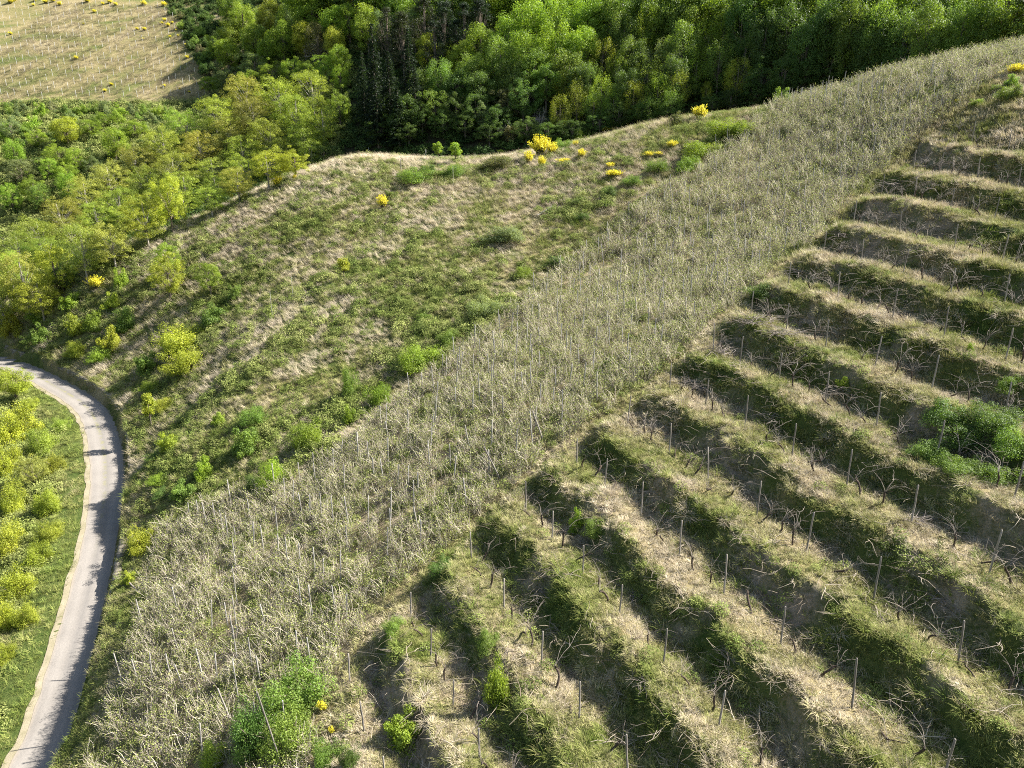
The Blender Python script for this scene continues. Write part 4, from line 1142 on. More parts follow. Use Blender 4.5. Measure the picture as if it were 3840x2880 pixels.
# the shaded wood at the top right, part of its shade put into darker leaf colours (crop 2560..3840)
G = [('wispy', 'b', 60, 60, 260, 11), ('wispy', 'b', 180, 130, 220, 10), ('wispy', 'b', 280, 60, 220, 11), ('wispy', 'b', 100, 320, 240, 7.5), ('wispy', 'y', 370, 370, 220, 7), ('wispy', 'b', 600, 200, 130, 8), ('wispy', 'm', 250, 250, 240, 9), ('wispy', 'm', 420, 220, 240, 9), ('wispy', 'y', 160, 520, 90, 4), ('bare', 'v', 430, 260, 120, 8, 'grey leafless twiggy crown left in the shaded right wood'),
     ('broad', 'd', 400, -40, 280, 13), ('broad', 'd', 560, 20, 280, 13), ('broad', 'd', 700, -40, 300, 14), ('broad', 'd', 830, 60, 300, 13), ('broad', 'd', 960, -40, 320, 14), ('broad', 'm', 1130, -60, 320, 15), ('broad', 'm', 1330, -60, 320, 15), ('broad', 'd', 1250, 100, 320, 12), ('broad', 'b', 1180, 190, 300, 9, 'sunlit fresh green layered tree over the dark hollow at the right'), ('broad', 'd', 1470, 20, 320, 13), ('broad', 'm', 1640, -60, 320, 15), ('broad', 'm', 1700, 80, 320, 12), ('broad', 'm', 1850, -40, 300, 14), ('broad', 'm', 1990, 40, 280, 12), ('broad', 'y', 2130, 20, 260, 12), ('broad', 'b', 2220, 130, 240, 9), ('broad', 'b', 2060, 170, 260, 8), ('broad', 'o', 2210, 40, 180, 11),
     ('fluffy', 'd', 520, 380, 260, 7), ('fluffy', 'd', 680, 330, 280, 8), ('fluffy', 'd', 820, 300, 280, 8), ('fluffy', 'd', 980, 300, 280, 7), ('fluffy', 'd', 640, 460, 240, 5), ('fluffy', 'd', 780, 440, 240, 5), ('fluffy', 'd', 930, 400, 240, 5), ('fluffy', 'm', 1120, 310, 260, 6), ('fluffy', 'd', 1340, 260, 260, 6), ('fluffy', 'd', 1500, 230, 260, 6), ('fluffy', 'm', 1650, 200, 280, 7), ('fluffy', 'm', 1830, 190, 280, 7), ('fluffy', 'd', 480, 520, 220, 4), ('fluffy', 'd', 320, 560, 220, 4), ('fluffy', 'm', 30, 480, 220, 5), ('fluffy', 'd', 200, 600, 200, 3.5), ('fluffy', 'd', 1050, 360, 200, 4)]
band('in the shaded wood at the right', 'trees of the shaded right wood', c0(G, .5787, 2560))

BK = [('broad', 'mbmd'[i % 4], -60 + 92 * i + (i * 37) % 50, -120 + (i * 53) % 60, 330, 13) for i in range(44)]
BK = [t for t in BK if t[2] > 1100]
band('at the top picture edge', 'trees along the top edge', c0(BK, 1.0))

LF = [(30, 1235), (115, 1180), (225, 1125), (330, 1065), (435, 1010), (560, 930), (650, 880), (170, 1215), (30, 1130), (800, 812), (900, 765), (1010, 712), (1110, 672)]
for i, (px, py) in enumerate(sorted(LF)):
    atground('locust' if i % 4 else 'fluffy', 'lloy'[i % 4] if i % 4 else 'y', px, py, 190 - .04 * px, (190 if px < 700 else 120) + 25 * (i % 3), f'golden green tree standing on the meadow rim, {ordn(i)} from left', 'trees on the meadow rim')
# ------------------------------------------------------------------ posts
def post_mesh(r, Rd=.045, tilt=.0, mat='post_wood', H=1.0):
    P = [(0, 0, -.18)] + [(r.normal(0, .006) + tilt * t, r.normal(0, .006), t) for t in (.25, .5, .75)] + [(tilt, 0, .985), (tilt, 0, 1.0)]
    Rr = [Rd * 1.08, Rd, Rd * r.uniform(.93, 1.02), Rd * .96, Rd * .92, Rd * .62]
    v, t = tube(P, Rr, 7); o = len(v); v = np.concatenate([v, [P[-1]]])
    cap = np.array([(o - 7 + j, o - 7 + (j + 1) % 7, o) for j in range(7)])
    return new_mesh('post', v, np.concatenate([t, cap]), MATS[mat], False)
pr = np.random.default_rng(33)
POSTM = [post_mesh(pr, .033) for i in range(6)]; STAKEM = [post_mesh(pr, .033, 0, 'stake_wood') for i in range(5)]; PALEM = [post_mesh(pr, .048, 0, 'post_pale') for i in range(2)]
def put_post(name, me, p, H, lab, group, tilt=.04, rx=1.0):
    o = link(name, me, None, tuple(p)); o.scale = (rx, rx, H)
    o.rotation_euler = (rng.normal(0, tilt), rng.normal(0, tilt), rng.uniform(0, 6.28)); tag(o, lab, 'post', group); return o
# terrace rows: follow each row beyond its last seen post
def march(k, p0, step, sign, nmax):
    out = [np.array(p0[:2])]; p = out[0].copy(); e = .3
    for i in range(nmax):
        gx_ = (wfield(p[0] + e, p[1]) - wfield(p[0] - e, p[1])) / (2 * e); gy_ = (wfield(p[0], p[1] + e) - wfield(p[0], p[1] - e)) / (2 * e)
        g = np.array([gx_, gy_]); g2 = g @ g
        t = np.array([g[1], -g[0]]) / math.sqrt(g2) * sign
        p = p + t * step
        p = p - g / g2 * (wfield(p[0], p[1]) - k) * .8
        out.append(p.copy())
    return np.array(out)
# vine source meshes: a crooked dark trunk and a few long canes
vr = np.random.default_rng(8); VT = []; VC = []
for i in range(8):
    P = [np.array([0, 0, -.1])]; d = np.array([vr.normal(0, .28), vr.normal(0, .28), 1.])
    for s_ in range(5):
        d = d + vr.normal(0, .30, 3); d[2] = max(d[2], .5); P.append(P[-1] + d / np.linalg.norm(d) * .15)
    v, t = tube(P, [.048, .042, .036, .034, .042, .022], 6)
    v2, t2 = tube([P[-2], P[-1] + vr.normal(0, .05, 3), P[-1] + np.array([vr.normal(0, .14), vr.normal(0, .14), .06])], [.026, .018, .010], 5)
    V_, T_ = join([(v, t), (v2, t2)]); VT.append((new_mesh('vine_trunk', V_, T_, MATS['vine_bark'], True), P[-1]))
for i in range(14):
    L = vr.uniform(.7, 1.7); p = np.zeros(3); a = vr.uniform(.15, .75); az = 0.; P = [p]; seg = 7
    for s_ in range(seg):
        p = p + np.array([math.cos(az) * math.sin(a), math.sin(az) * math.sin(a), math.cos(a)]) * L / seg; P.append(p); a += vr.uniform(.02, .42); az += vr.normal(0, .25)
    parts = [tube(P, np.linspace(.0085, .0035, seg + 1), 4)]
    for s_ in range(2):
        j = vr.integers(2, seg - 1); q = P[j]; dd = vr.normal(0, .5, 3) + np.array([0, 0, .3]); parts.append(tube([q, q + dd * .2, q + dd * .38 + vr.normal(0, .05, 3)], [.006, .005, .003], 3))
    VC.append(new_mesh('vine_cane', *join(parts), MATS['vine_cane'], True))
npost = nvine = 0; VMT = []; VMC = []
for k, row in enumerate(ROWP):
    line = march(k, row[0], .05, 1, 900)
    # arc positions of the posts actually seen
    pos = []
    for p in row:
        d = np.hypot(line[:, 0] - p[0], line[:, 1] - p[1]); pos.append(int(d.argmin()))
    pos = sorted(set(pos)); stepn = int(np.median(np.diff(pos))) if len(pos) > 1 else 62
    real = {i: row[j] for j, i in enumerate(sorted(int(np.hypot(line[:, 0] - p[0], line[:, 1] - p[1]).argmin()) for p in row))}
    i = pos[-1] + stepn
    while i < len(line): pos.append(i); i += stepn
    rown = ordn(k) + ' terrace row from the bottom'
    cnt = 0
    def seen(q, m=60):
        px, py, d = project(np.array([q[0], q[1], base(q[0], q[1])[0]])); return -m < px < 3840 + m and -m < py < 2880 + 150 and d > 5
    for i in pos:
        q = line[i]
        if i in real: q = real[i][:2]
        if not seen(q): continue
        H = (1.62 if k > 3 else 1.45 if k > 1 else 1.25) * rng.uniform(.9, 1.08)
        put_post('vine_post', POSTM[npost % 6], (q[0], q[1], ground1(q[0], q[1]) - .02), H, f'wooden vine post, {ordn(cnt)} from the path in the {rown}', 'wooden posts of the terrace rows', .035)
        npost += 1; cnt += 1
    # vines between the posts
    cnt = 0; i = pos[0] + 14
    while i < len(line) and k > 0:
        if min(abs(i - a) for a in pos) > 7:
            q = line[i] + rng.normal(0, .06, 2)
            if seen(q, 30) and rng.uniform() < .94:
                z = ground1(q[0], q[1]); Dq = np.linalg.norm([q[0], q[1], z])
                if nvine >= 296:
                    me, tip = VT[nvine % 8]; sc_ = rng.uniform(.8, 1.2)
                    for mm, off, nn in [(me, np.zeros(3), 1)] + [(VC[rng.integers(0, 14)], tip, 0) for _ in range(6)]:
                        co = np.empty(len(mm.vertices) * 3, np.float32); mm.vertices.foreach_get('co', co); co = co.reshape(-1, 3)
                        fi = np.empty(len(mm.polygons) * 3, np.int32); mm.polygons.foreach_get('vertices', fi)
                        th = rng.uniform(0, 6.28) if nn else rng.normal(.5, 1.1); ct, st_ = math.cos(th), math.sin(th)
                        co = co * (1 if nn else rng.uniform(.8, 1.2))
                        co = np.stack([co[:, 0] * ct - co[:, 1] * st_, co[:, 0] * st_ + co[:, 1] * ct, co[:, 2]], 1) + off
                        (VMT if nn else VMC).append((co * sc_ + np.array([q[0], q[1], z]), fi.reshape(-1, 3)))
                    nvine += 1; i += int(rng.uniform(17, 24)); continue
                e = bpy.data.objects.new('grape_vine', None); COL.objects.link(e); e.location = (q[0], q[1], z); e.rotation_euler = (0, 0, rng.uniform(0, 6.28))
                sc_ = rng.uniform(.8, 1.2); e.scale = (sc_, sc_, sc_)
                tag(e, f'leafless grape vine, {ordn(cnt)} from the path in the {rown}', 'grape vine', 'grape vines of the terrace rows')
                me, tip = VT[nvine % 8]; link('trunk', me, e)
                dpq = sdist(PATH, np.array([q[0]]), np.array([q[1]]))[0]
                ncane = int(rng.integers(2, 5)) if k < 5 else int(rng.integers(4, 8))
                if dpq < 8 and k > 6: ncane += 3
                for c in range(ncane):
                    o = link('cane', VC[rng.integers(0, 14)], e, tuple(tip + rng.normal(0, .02, 3)))
                    # canes lean uphill and sideways, wherever they were left
                    o.rotation_euler = (0, 0, rng.normal(.5, 1.1) - e.rotation_euler.z); s2 = rng.uniform(.7, 1.15) * (1.12 if k > 6 else .9); o.scale = (s2, s2, s2 * rng.uniform(.75, 1))
                nvine += 1; cnt += 1
        i += int(rng.uniform(17, 24))
if VMT:
    for nm, mm, mt in (('distant_vine_trunks', VMT, 'vine_bark'), ('distant_vine_canes', VMC, 'vine_cane')):
        tag(link(nm, new_mesh(nm, *join(mm), MATS[mt])), kind='stuff')
# stakes in the abandoned strip: columns that follow the slope line left of the path
STK = []
for c in range(22):
    off = -1.4 - 1.3 * c
    PL = []
    for i in range(len(PATH) - 1):
        a, b = PATH[i], PATH[i + 1]; d = (b - a) / np.linalg.norm(b - a); nr = np.array([d[1], -d[0]])
        for t in np.linspace(0, 1, 24, endpoint=False): PL.append(a + (b - a) * t + nr * off)
    PL = np.array(PL); acc = 0; cnt = 0; nxt = rng.uniform(0, 3)
    for i in range(1, len(PL)):
        acc += np.linalg.norm(PL[i] - PL[i - 1])
        if acc < nxt: continue
        nxt = acc + rng.uniform(1.4, 4.2)
        q = PL[i] + rng.normal(0, .18, 2)
        if not (d_strip(q[:1], q[1:]) > 0)[0]: continue
        z = ground1(q[0], q[1])
        if not in_view(np.array([[q[0], q[1], z]]), 40)[0]: continue
        STK.append((float(np.linalg.norm([q[0], q[1], z])), c, cnt, q[0], q[1], z)); cnt += 1
near_ = set(sorted(range(len(STK)), key=lambda i: STK[i][0])[:296]); mass = []; nst = 0
for i, (D, c, cnt, x, y, z) in enumerate(STK):
    H = rng.uniform(1.35, 2.05)
    if i in near_:
        put_post('vineyard_stake', STAKEM[nst % 5], (x, y, z), H, f'grey stake among dry canes, {ordn(cnt)} uphill in the {ordn(c)} column left of the path', 'stakes in the abandoned strip', .05); nst += 1
    else:
        tl = rng.normal(0, .05, 2); b0 = np.array([x, y, z]); mass.append(tube([b0 - [0, 0, .15], b0 + [tl[0] * H * .5, tl[1] * H * .5, H * .5], b0 + [tl[0] * H, tl[1] * H, H]], [.036, .034, .028], 5))
o = link('distant_stakes', new_mesh('distant_stakes', *join(mass), MATS['stake_wood'])); tag(o, kind='stuff')
# pale posts of the far vineyard
nf = 0
for c in range(38):
    x0 = -95 + 25.5 * c; cnt = 0
    y = -22.0 + (c * 17) % 30
    while y < 372:
        px = x0 - (372 - y) * .155; py = y
        edge = 620 + (y - 10) * .52
        if -5 < px < edge and nf < 299 and rng.uniform() < .97:
            p = gh(px, py, d0=120); 
            if p[1] > 160:
                put_post('far_trellis_post', PALEM[nf % 2], (p[0], p[1], p[2] - .05), rng.uniform(1.5, 1.8), f'pale far hill post, {ordn(cnt)} from the top in the {ordn(c)} column from the left', 'posts of the far vineyard', .03, 1.0); nf += 1; cnt += 1
        y += 36 + 12 * (y / 372) + rng.normal(0, 1.0)
# single poles and stakes
def pole(px, py, H, lab, name='wooden_stake', me=None, lean=None, rx=1.0):
    p = gh(px, py); o = put_post(name, me or POSTM[0], p, H, lab, None, 0, rx)
    if lean: o.rotation_euler = (lean[1], lean[0], 0)
    return o
pole(2030, 1650, 2.0, 'pale wooden stake leaning left at the upper left end of a middle terrace row', lean=(-.30, 0)) if False else None
pole(2038, 1655, 1.9, 'pale stake leaning left beside the path at the strip edge, the upper one', lean=(-.33, 0), rx=1.2)
pole(1877, 1800, 2.1, 'pale stake leaning left beside the path at the strip edge, the lower one', lean=(-.42, 0), rx=1.2)
pole(1057, 2872, 3.4, 'tall crooked grey pole rising from the bramble at the bottom edge', 'tall_pole', lean=(-.16, 0), rx=.9)
pole(868, 2710, 1.8, 'short grey stake leaning left at the edge of the bottom bramble', lean=(-.2, 0), rx=1.2)
pole(522, 2222, .9, 'thick pale stump-like stake leaning left near the wall at lower left', lean=(-.6, 0), rx=1.6)
pole(212, 1112, 1.9, 'white marker pole with a bright cap at the scrub edge on the left', 'marker_pole', PALEM[0], rx=1.3)
pole(1504, 642, 1.5, 'dark weathered fence post alone near the shaded meadow corner', 'fence_post', rx=1.6)
pole(1598, 600, 1.4, 'thin pale post in the shade beside the two saplings', 'fence_post', PALEM[1], rx=.8)
pole(1384, 575, 1.1, 'small white post at the meadow tip below the locusts', 'marker_pole', PALEM[1], rx=1.0)
pole(1700, 695, 2.3, 'slim grey rod standing below the right sapling', 'thin_rod', STAKEM[0], rx=.8)
pole(1100, 1120, 2.2, 'slim pale rod standing in the middle meadow, the right one', 'thin_rod', STAKEM[1], rx=.6)
pole(1022, 1190, 2.6, 'slim tan rod standing in the middle meadow, the left one', 'thin_rod', STAKEM[2], rx=.6)
for i, (a_, b_) in enumerate([(896, 2636), (893, 2500), (891, 2380), (890, 2265), (888, 2150)]):
    pole(a_, b_, 2.3, f'tall thin pale rod in the upright line at lower left, {ordn(i)} from the bottom', 'thin_rod', STAKEM[i % 5], rx=.8)
a = gh(2015, 815); b = gh(2070, 790)
v, t = tube([a + [0, 0, .2], (a + b) / 2 + [0, 0, .3], b + [0, 0, .45]], [.05, .05, .04], 6)
tag(link('fallen_pole', new_mesh('fallen_pole', v, t, MATS['post_pale'], True)), 'pale pole lying aslant in the upper meadow grass', 'pole')
# ------------------------------------------------------------------ broom
bro = [(1160, 770, 100, 58, 'tallest yellow broom of the meadow top clump'), ]
def C2(x, y, ox=0, oy=0, f=.5787): return ox + x * f, oy + y * f
BR = [ # crop 1280,0 coordinates: x, foot y, width, height, words
 (272, 1352, 70, 90, 'lone yellow broom bush in the open meadow below the corner'),
 (1215, 1065, 60, 90, 'yellow broom at the left foot of the meadow top clump'), (1290, 1010, 130, 130, 'tallest yellow broom in the middle of the meadow top clump'), (1300, 1085, 55, 75, 'slim yellow broom at the lower right of the meadow top clump'),
 (1365, 1000, 80, 80, 'half bloomed broom on the right side of the meadow top clump'), (1555, 1025, 70, 60, 'small yellow broom right of the meadow top clump'), (1440, 1060, 90, 35, 'low yellow broom patch below the meadow top clump'),
 (1745, 1090, 60, 40, 'low yellow broom patch in the upper meadow, the upper one'), (1770, 1145, 110, 45, 'low yellow broom patch in the upper meadow, the lower one'), (2140, 960, 70, 50, 'yellow broom patch near the strip edge, the upper one'), (1995, 1020, 60, 40, 'yellow broom patch near the strip edge, the left one'), (2060, 1010, 50, 30, 'tiny yellow broom between two patches near the strip edge'),
 (1520, 950, 50, 40, 'small orange yellow broom under the meadow crest scrub'), (1960, 800, 40, 30, 'tiny yellow broom on the crest right of centre'), (1730, 860, 100, 35, 'low ochre broom on the crest below the wood')]
for x, y, w, h, lab in BR:
    px, py = C2(x, y, 1280); atground('broom', 'b', px, py, w * .5787 * 1.25, h * .5787 * 1.1, lab, 'yellow broom bushes of the meadow')
for x, y, w, h, lab in [(110, 770, 110, 90, 'yellow broom on the wood edge near the strip, the left one'), (305, 695, 70, 45, 'yellow broom on the wood edge near the strip, the right one'), (2150, 480, 130, 65, 'yellow broom at the top right picture edge, the larger one'), (2065, 500, 60, 45, 'yellow broom at the top right picture edge, the smaller one'), (1790, 670, 60, 30, 'low yellow broom in the grass beside the strip top')]:
    px, py = C2(x, y, 2560); atground('broom', 'b', px, py, w * .5787 * 1.2, h * .5787 * 1.1, lab, 'yellow broom bushes of the meadow')
for x, y, w, h, lab in [(1800, 1215, 75, 75, 'yellow broom at the meadow rim under the locusts, the larger one'), (1912, 1165, 40, 35, 'yellow broom at the meadow rim under the locusts, the smaller one')]:
    px, py = C2(x, y); atground('broom', 'b', px, py, w * .5787 * 1.2, h * .5787 * 1.1, lab, 'yellow broom bushes of the meadow')
for x, y, w, h, lab in [(625, 215, 100, 85, 'bright yellow broom in the scrub at left, beside the sapling trees'), (368, 290, 40, 55, 'small yellow broom at the foot of the white marker pole'), (100, 362, 40, 26, 'tiny yellow broom in the scrub at the left picture edge')]:
    px, py = C2(x, y, 0, 960); atground('broom', 'b', px, py, w * .5787 * 1.15, h * .5787 * 1.1, lab, 'yellow broom bushes of the meadow')
for x, y, w, h, lab in [(2090, 1290, 110, 90, 'yellow broom in the bramble at the bottom, the upper one'), (2150, 1440, 70, 70, 'yellow broom in the bramble at the bottom, the middle one'), (2075, 1530, 50, 50, 'yellow broom in the bramble at the bottom, the lower one')]:
    px, py = C2(x, y, 0, 1920); atground('broom', 'b', px, py, w * .42, h * .42, lab, 'yellow broom bushes of the meadow')
FB = [(90, 30, 75), (120, 15, 60), (290, 52, 40), (395, 30, 60), (460, 20, 70), (520, 48, 62), (755, 22, 75), (890, 42, 45), (950, 30, 60), (1000, 50, 55), (1245, 48, 75), (1415, 55, 70), (815, 110, 52), (1425, 185, 55), (1400, 210, 40), (1455, 232, 60), (1490, 205, 40), (1185, 258, 42), (1252, 264, 52), (92, 300, 45), (722, 212, 26), (1470, 325, 36), (1520, 268, 30), (1540, 318, 36), (1605, 395, 36), (1620, 506, 48), (658, 514, 56), (965, 740, 46), (908, 794, 48), (1422, 750, 42), (1555, 772, 24), (1637, 802, 34), (1752, 772, 36), (1780, 635, 50), (1830, 735, 50), (1725, 600, 28), (1785, 680, 28), (1235, 340, 26), (300, 14, 50)]
FBS = sorted(FB)
for i, (x, y, w) in enumerate(FBS):
    px, py = x * .434, y * .434
    atground('broom', 'b', px, max(py, 2), w * .434 * .9, w * .434 * .66, f'yellow broom bush on the far vineyard slope, {ordn(i)} from the left', 'yellow broom bushes of the far slope')
# ------------------------------------------------------------------ shrubs and saplings of the meadow, road side and terraces
SH = [ # crop 0,960: kind, colour, x, foot y, w, h, words
 ('fluffy', 'y', 1110, 290, 260, 330, 'bright young tree in the meadow, the wide one of a pair'), ('fluffy', 'b', 1100, 140, 190, 240, 'bright young tree just above the pair in the meadow'), ('fluffy', 'b', 1370, 260, 210, 240, 'bright young tree in the meadow, the right one of a pair'), ('shrub', 'b', 790, 210, 130, 150, 'loose green shrub between the broom and the bright young trees'), ('shrub', 'y', 740, 330, 150, 110, 'rounded yellow-green shrub below the bright broom'), ('shrub', 'm', 1530, 275, 140, 90, 'small green shrub right of the bright young trees'),
 ('fluffy', 'd', 420, 250, 200, 220, 'dark shaded bush beside the white marker pole'), ('shrub', 'y', 80, 500, 220, 150, 'yellow-green shrub above the road at the left picture edge'), ('shrub', 'b', 250, 420, 180, 120, 'bright shrub beneath the white marker pole'), ('shrub', 'b', 470, 330, 180, 120, 'bright shrub right of the white marker pole'), ('thicket', 'm', 215, 560, 170, 78, 'green shrub hanging over the wall start at left'), ('shrub', 'y', 500, 500, 180, 140, 'yellow-green shrub in the roadside scrub, top middle'), ('shrub', 'b', 620, 470, 170, 130, 'bright shrub in the roadside scrub, top right'), ('shrub', 'm', 820, 480, 200, 150, 'green shrub in the roadside scrub, nearest the young trees'), ('thicket', 'y', 520, 640, 220, 108, 'yellow-green shrub in the roadside scrub, lower left'), ('thicket', 'b', 660, 680, 230, 114, 'bright shrub in the roadside scrub, lower middle'), ('shrub', 'y', 740, 600, 200, 170, 'yellow-green shrub in the roadside scrub, lower right'), ('shrub', 'm', 290, 560, 170, 130, 'green shrub in the roadside scrub, far left'),
 ('thicket', 'y', 1190, 600, 470, 210, 'wide olive yellow bush in the mid meadow, the upper of two'), ('thicket', 'y', 1210, 740, 380, 190, 'wide olive yellow bush in the mid meadow, the lower of two'), ('shrub', 'm', 960, 760, 220, 170, 'green shrub left under the wide olive bush'), ('thicket', 'b', 1000, 860, 200, 63, 'bright shrub over the wall bend'), ('thicket', 'y', 1080, 990, 240, 85, 'yellow-green shrub above the wall below the bend'), ('thicket', 'm', 1000, 1000, 170, 58, 'green shrub leaning over the wall below the bend'), ('sapling', 'y', 985, 1120, 110, 240, 'slender yellow-green young tree above the road wall'), ('thicket', 'm', 1020, 1310, 200, 54, 'green shrub over the straight wall, upper one'), ('thicket', 'b', 1040, 1460, 200, 54, 'bright shrub over the straight wall, lower one'), ('shrub', 'y', 1100, 1250, 200, 120, 'yellow-green shrub in the lower meadow, leftmost'), ('shrub', 'b', 1330, 1420, 170, 130, 'bright shrub in the lower meadow, bottom middle'), ('thicket', 'd', 1060, 1560, 170, 72, 'dark green shrub in the lower meadow above the wall'), ('shrub', 'm', 1600, 1270, 260, 160, 'green shrub in the lower meadow, right of centre'), ('shrub', 'b', 1420, 1080, 130, 80, 'small bright shrub in the middle meadow'), ('shrub', 'm', 1400, 430, 240, 130, 'green low shrub right of the wide olive bush'), ('thicket', 'm', 1650, 1080, 240, 140, 'green bramble mound in the mid meadow'), ('shrub', 'm', 1200, 1560, 240, 120, 'green shrub at the foot of the lower meadow'),
 ('thicket', 'b', 2010, 1230, 300, 210, 'bright bramble at the strip edge, left of the middle'), ('thicket', 'b', 1780, 1480, 260, 190, 'bright bramble at the strip edge, lowest one'), ('thicket', 'd', 1640, 1500, 160, 110, 'dark bramble at the strip edge beside the lowest bright one'), ('shrub', 'y', 1960, 1260, 120, 90, 'yellow-green shrub at the foot of the left bright bramble')]
for kind, ck, x, y, w, h, lab in SH:
    px, py = C2(x, y, 0, 960); atground(kind, ck, px, py, w * .5787 * 1.05, h * .5787, lab, 'shrubs of the meadow')
SH2 = [('thicket', 'b', 500, 720, 380, 190, 'bright bramble at the strip edge in mid picture, the largest'), ('thicket', 'b', 250, 950, 250, 170, 'bright bramble at the strip edge in mid picture, lower left'), ('thicket', 'm', 690, 570, 220, 120, 'green bramble at the strip edge in mid picture, right'), ('thicket', 'm', 60, 900, 190, 230, 'green bramble at the strip edge in mid picture, far left'), ('thicket', 'g', 930, 380, 330, 150, 'grey-green bramble patch above the mid strip edge'), ('thicket', 'm', 540, 410, 130, 60, 'small dark green bramble in the meadow centre'), ('thicket', 'd', 1400, 60, 180, 80, 'dark bramble in the meadow near the strip top'), ('thicket', 'b', 1180, 130, 180, 80, 'bright low bramble near the strip upper edge'), ('sapling', 'y', 20, 150, 100, 150, 'small yellow young tree alone in the central meadow'), ('shrub', 'b', 60, 1090, 140, 140, 'bright shrub at the left end of the mid strip edge'), ('shrub', 'm', 1870, 370, 120, 80, 'small green bush inside the dry cane strip'), ('shrub', 'm', 1740, 720, 110, 70, 'green bush in the cane strip beside the path')]
for kind, ck, x, y, w, h, lab in SH2:
    px, py = C2(x, y, 1280, 960); atground(kind, ck, px, py, w * .5787 * 1.05, h * .5787, lab, 'brambles along the strip')
SH3 = [('sapling', 'b', 628, 1040, 85, 120, 'small leafy sapling on the meadow crest, left of the two'), ('sapling', 'b', 742, 1060, 105, 145, 'small leafy sapling on the meadow crest, right of the two'), ('thicket', 'm', 480, 1180, 330, 130, 'grey green bramble mound below the saplings'), ('thicket', 'm', 730, 1140, 260, 110, 'green bramble right under the right sapling'), ('thicket', 'v', 1000, 1090, 320, 110, 'olive scrub patch left of the broom clump'), ('thicket', 'b', 1560, 920, 240, 100, 'bright bramble on the crest right of the broom clump'), ('thicket', 'm', 1420, 970, 170, 100, 'green scrub behind the broom clump'), ('thicket', 'b', 1040, 1000, 110, 45, 'small bright bramble on the crest'), ('thicket', 'm', 1870, 1200, 220, 80, 'green low bramble in the upper right meadow'), ('thicket', 'd', 1740, 1270, 180, 80, 'dark low bramble in the upper right meadow'), ('thicket', 'm', 2050, 1110, 220, 110, 'green bramble near the upper strip edge'), ('thicket', 'd', 1560, 1420, 150, 60, 'dark low tussock in the upper right meadow'), ('shrub', 'v', 2170, 800, 150, 80, 'brown scrub on the crest near the strip'), ('thicket', 'g', 1080, 1550, 380, 110, 'grey green weedy patch in the meadow middle'), ('shrub', 'm', 320, 1280, 130, 60, 'low green shrub right of the lone broom'), ('thicket', 'd', 560, 1120, 190, 70, 'dark bramble between the post and the saplings')]
for kind, ck, x, y, w, h, lab in SH3:
    px, py = C2(x, y, 1280); atground(kind, ck, px, py, w * .5787 * 1.05, h * .5787, lab, 'scrub of the upper meadow')
SH4 = [('thicket', 'b', 300, 880, 380, 160, 'bright bramble bank along the upper strip edge, the upper one'), ('thicket', 'b', 100, 1010, 320, 140, 'bright bramble bank along the upper strip edge, the middle one'), ('thicket', 'm', 30, 1100, 240, 110, 'green bramble bank along the upper strip edge, the lower one'), ('shrub', 'm', 640, 680, 160, 130, 'dark gorse bush where the strip meets the wood'), ('thicket', 'm', 2120, 640, 240, 120, 'green scrub in the grass at the right edge'), ('thicket', 'm', 2040, 590, 150, 60, 'small green scrub in the grass near the right edge'), ('thicket', 'b', 1910, 680, 120, 60, 'bright weeds in the grass beside the strip top'), ('shrub', 'm', 2130, 560, 150, 90, 'green bush under the top right broom')]
for kind, ck, x, y, w, h, lab in SH4:
    px, py = C2(x, y, 2560); atground(kind, ck, px, py, w * .5787 * 1.05, h * .5787, lab, 'scrub near the strip top')
SH5 = [('thicket', 'd', 500, 260, 330, 110, 'dark evergreen bush at the path end of a middle terrace'), ('thicket', 'd', 1700, 1080, 420, 170, 'leafy bramble mound on the right terraces, upper left'), ('thicket', 'd', 2000, 1100, 460, 190, 'leafy bramble mound on the right terraces, upper right'), ('thicket', 'd', 1850, 1220, 460, 190, 'leafy bramble mound on the right terraces, centre'), ('thicket', 'm', 2130, 1260, 420, 190, 'leafy bramble mound on the right terraces, at the picture edge'), ('thicket', 'm', 1600, 1300, 360, 120, 'pale leafy bramble below the right terrace mounds, left'), ('thicket', 'm', 1780, 1400, 380, 130, 'pale leafy bramble below the right terrace mounds, middle'), ('thicket', 'm', 2000, 1450, 380, 150, 'leafy bramble below the right terrace mounds, right'), ('thicket', 'm', 2120, 860, 260, 110, 'leafy bramble above the large right one'), ('shrub', 'b', 1860, 620, 70, 60, 'small bright bush on an upper right terrace'), ('shrub', 'b', 1040, 850, 120, 80, 'small bright bush in the pruned canes of the right terraces')]
for kind, ck, x, y, w, h, lab in SH5:
    px, py = C2(x, y, 2560, 960); atground(kind, ck, px, py, w * .5787 * 1.05, h * .5787, lab, 'bushes on the terraces')
SH6 = [('shrub', 'b', 1010, 1240, 260, 290, 'light green leafy bush on the lower terraces, the right one'), ('shrub', 'b', 410, 1480, 360, 210, 'glossy bright green bush on the lower terraces, the left one'), ('shrub', 'b', 1520, 130, 130, 170, 'upright green bush growing from a terrace bank'), ('thicket', 'm', 1650, 130, 260, 110, 'low green bush beside the upright bank bush'), ('thicket', 'd', 660, 400, 230, 130, 'dark bush at the path end of a lower terrace'), ('thicket', 'd', 60, 1640, 200, 160, 'dark bush at the bottom picture edge'), ('thicket', 'm', 330, 780, 230, 110, 'green weeds at the path end of the lowest terraces'), ('thicket', 'm', 960, 880, 250, 120, 'dark green weeds above the light green leafy bush')]
for kind, ck, x, y, w, h, lab in SH6:
    px, py = C2(x, y, 1280, 1920); atground(kind, ck, px, py, w * .5787 * 1.05, h * .5787, lab, 'bushes on the terraces')
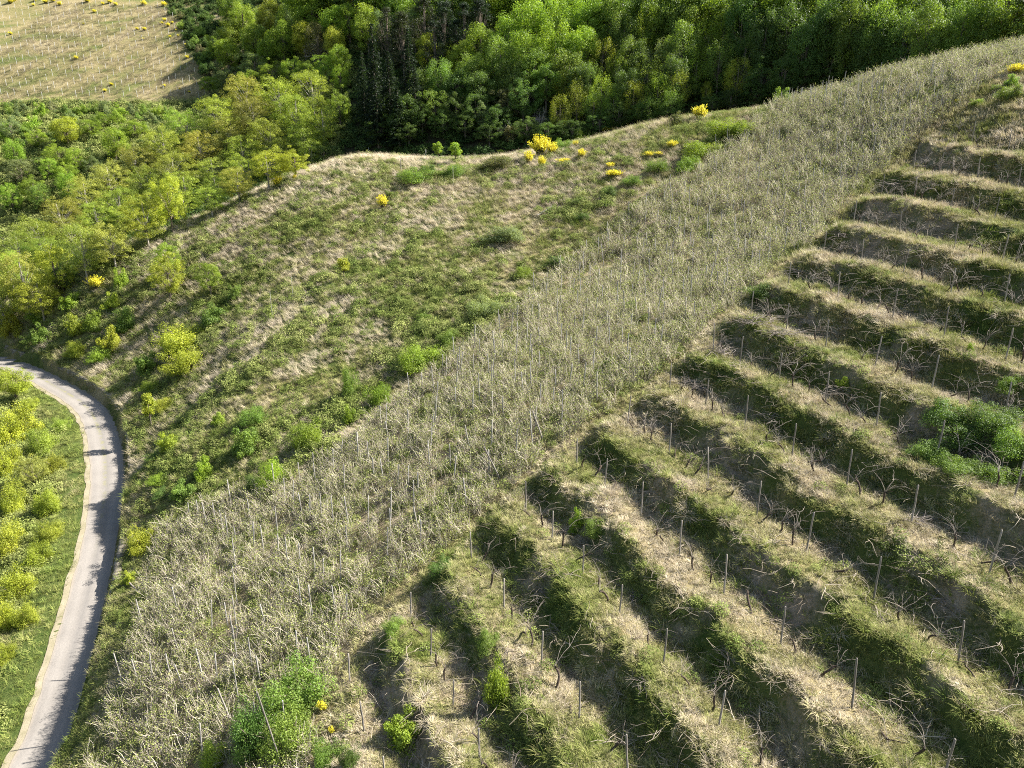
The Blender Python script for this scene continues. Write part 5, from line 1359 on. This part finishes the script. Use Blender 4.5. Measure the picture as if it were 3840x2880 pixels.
SH7 = [('thicket', 'm', 1950, 1230, 600, 290, 'big leafy bramble at the bottom, its upper sunlit part'), ('thicket', 'd', 1650, 1540, 430, 400, 'big leafy bramble at the bottom, its shaded left part'), ('thicket', 'm', 1900, 1520, 480, 270, 'big leafy bramble at the bottom, its middle part'), ('thicket', 'b', 1400, 1640, 280, 170, 'bright bramble at the bottom edge left of the big one'), ('thicket', 'm', 2120, 1640, 260, 200, 'dark green bramble at the bottom edge under the broom'), ('thicket', 'y', 930, 230, 300, 170, 'yellow-green bush at the road wall where the strip begins'), ('shrub', 'y', 850, 460, 130, 90, 'small yellow-green bush on the wall at lower left')]
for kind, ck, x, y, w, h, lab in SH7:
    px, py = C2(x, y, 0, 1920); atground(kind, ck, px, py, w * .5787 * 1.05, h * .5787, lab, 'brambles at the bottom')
SH8 = [('broad', 'y', 110, 935, 270, 205, 'bright lobed tree beside the road bend at the left edge'), ('thicket', 'y', 120, 1180, 330, 260, 'yellow-green bush below the road, upper one'), ('thicket', 'l', 280, 1270, 260, 190, 'olive bush below the road, upper right'), ('thicket', 'y', 40, 1420, 260, 260, 'yellow-green bush at the left edge below the road'), ('thicket', 'y', 360, 1400, 190, 160, 'green bush near the verge below the road'), ('fluffy', 'o', 230, 1500, 220, 220, 'sparse tan-stemmed bush below the road'), ('thicket', 'y', 80, 1660, 280, 240, 'yellow-green bush at the left edge, middle height'), ('thicket', 'y', 320, 1660, 240, 190, 'green bush below the road, middle height'), ('thicket', 'y', 200, 1000, 150, 110, 'small green bush beside the bright lobed tree'), ('thicket', 'l', 400, 1130, 160, 110, 'small olive bush beside the grass verge')]
for kind, ck, x, y, w, h, lab in SH8:
    px, py = C2(x, y, 0, 960); atground(kind, ck, px, py, w * .5787 * 1.05, h * .5787, lab, 'bushes below the road')
SH9 = [('thicket', 'y', 60, 260, 300, 230, 'yellow-green bush at lower left, topmost'), ('thicket', 'y', 260, 330, 260, 170, 'yellow-green bush at lower left, near the verge'), ('thicket', 'y', 330, 170, 220, 150, 'green bush at lower left, touching the verge grass'), ('thicket', 'y', 130, 540, 300, 230, 'yellow-green bush at lower left, middle'), ('thicket', 'y', 40, 760, 230, 210, 'bright bush at lower left, picture edge'), ('thicket', 'y', 180, 720, 220, 160, 'yellow-green bush at lower left, lower verge'), ('thicket', 'y', 40, 960, 170, 150, 'small bright bush at lower left, lowest')]
for kind, ck, x, y, w, h, lab in SH9:
    px, py = C2(x, y, 0, 1920); atground(kind, ck, px, py, w * .5787 * 1.05, h * .5787, lab, 'bushes below the road')
# heaps of pruned canes
BRUSH = [(2840, 1215, 170), (2950, 1260, 150), (2700, 1330, 150), (2590, 1450, 140), (2640, 1470, 120), (3150, 1470, 130), (3520, 2260, 160), (3440, 1960, 140), (3680, 1700, 150), (2900, 1570, 130), (2030, 2230, 130), (2370, 2240, 110), (2740, 2450, 100), (3080, 2780, 110), (2420, 2560, 110), (3300, 2330, 120), (3000, 1030, 130), (3160, 890, 120), (3360, 700, 120), (1420, 2200, 110)]
bm = []
for i in range(3):
    r = np.random.default_rng(70 + i); parts = []
    for k in range(46):
        p = np.array([r.normal(0, .30), r.normal(0, .18), r.uniform(0, .22)]); az = r.normal(0, .9) + (math.pi if r.uniform() < .5 else 0); a = r.uniform(-.05, .55); P = [p]
        for s_ in range(4):
            p = p + np.array([math.cos(az) * math.cos(a), math.sin(az) * math.cos(a), math.sin(a)]) * .16; P.append(p); a -= r.uniform(0, .25); az += r.normal(0, .25)
        parts.append(tube(P, [.010, .009, .008, .006, .004], 3))
    bm.append(new_mesh('brushwood', *join(parts), MATS['vine_cane'], True))
for i, (px, py, w) in enumerate(sorted(BRUSH, key=lambda t: t[1])):
    p = gh(px, py); D = p[1] * CP - p[2] * SP; s_ = w * D / F / 1.3
    o = link('brushwood_heap', bm[i % 3], None, tuple(p)); o.scale = (s_, s_, s_ * .8); o.rotation_euler = (0, 0, rng.uniform(0, 6))
    tag(o, f'heap of grey pruned canes on the terraces, {ordn(i)} from the top', 'brushwood', 'heaps of pruned canes')
print('posts', npost, 'vines', nvine, 'stakes', nst, 'far', nf)
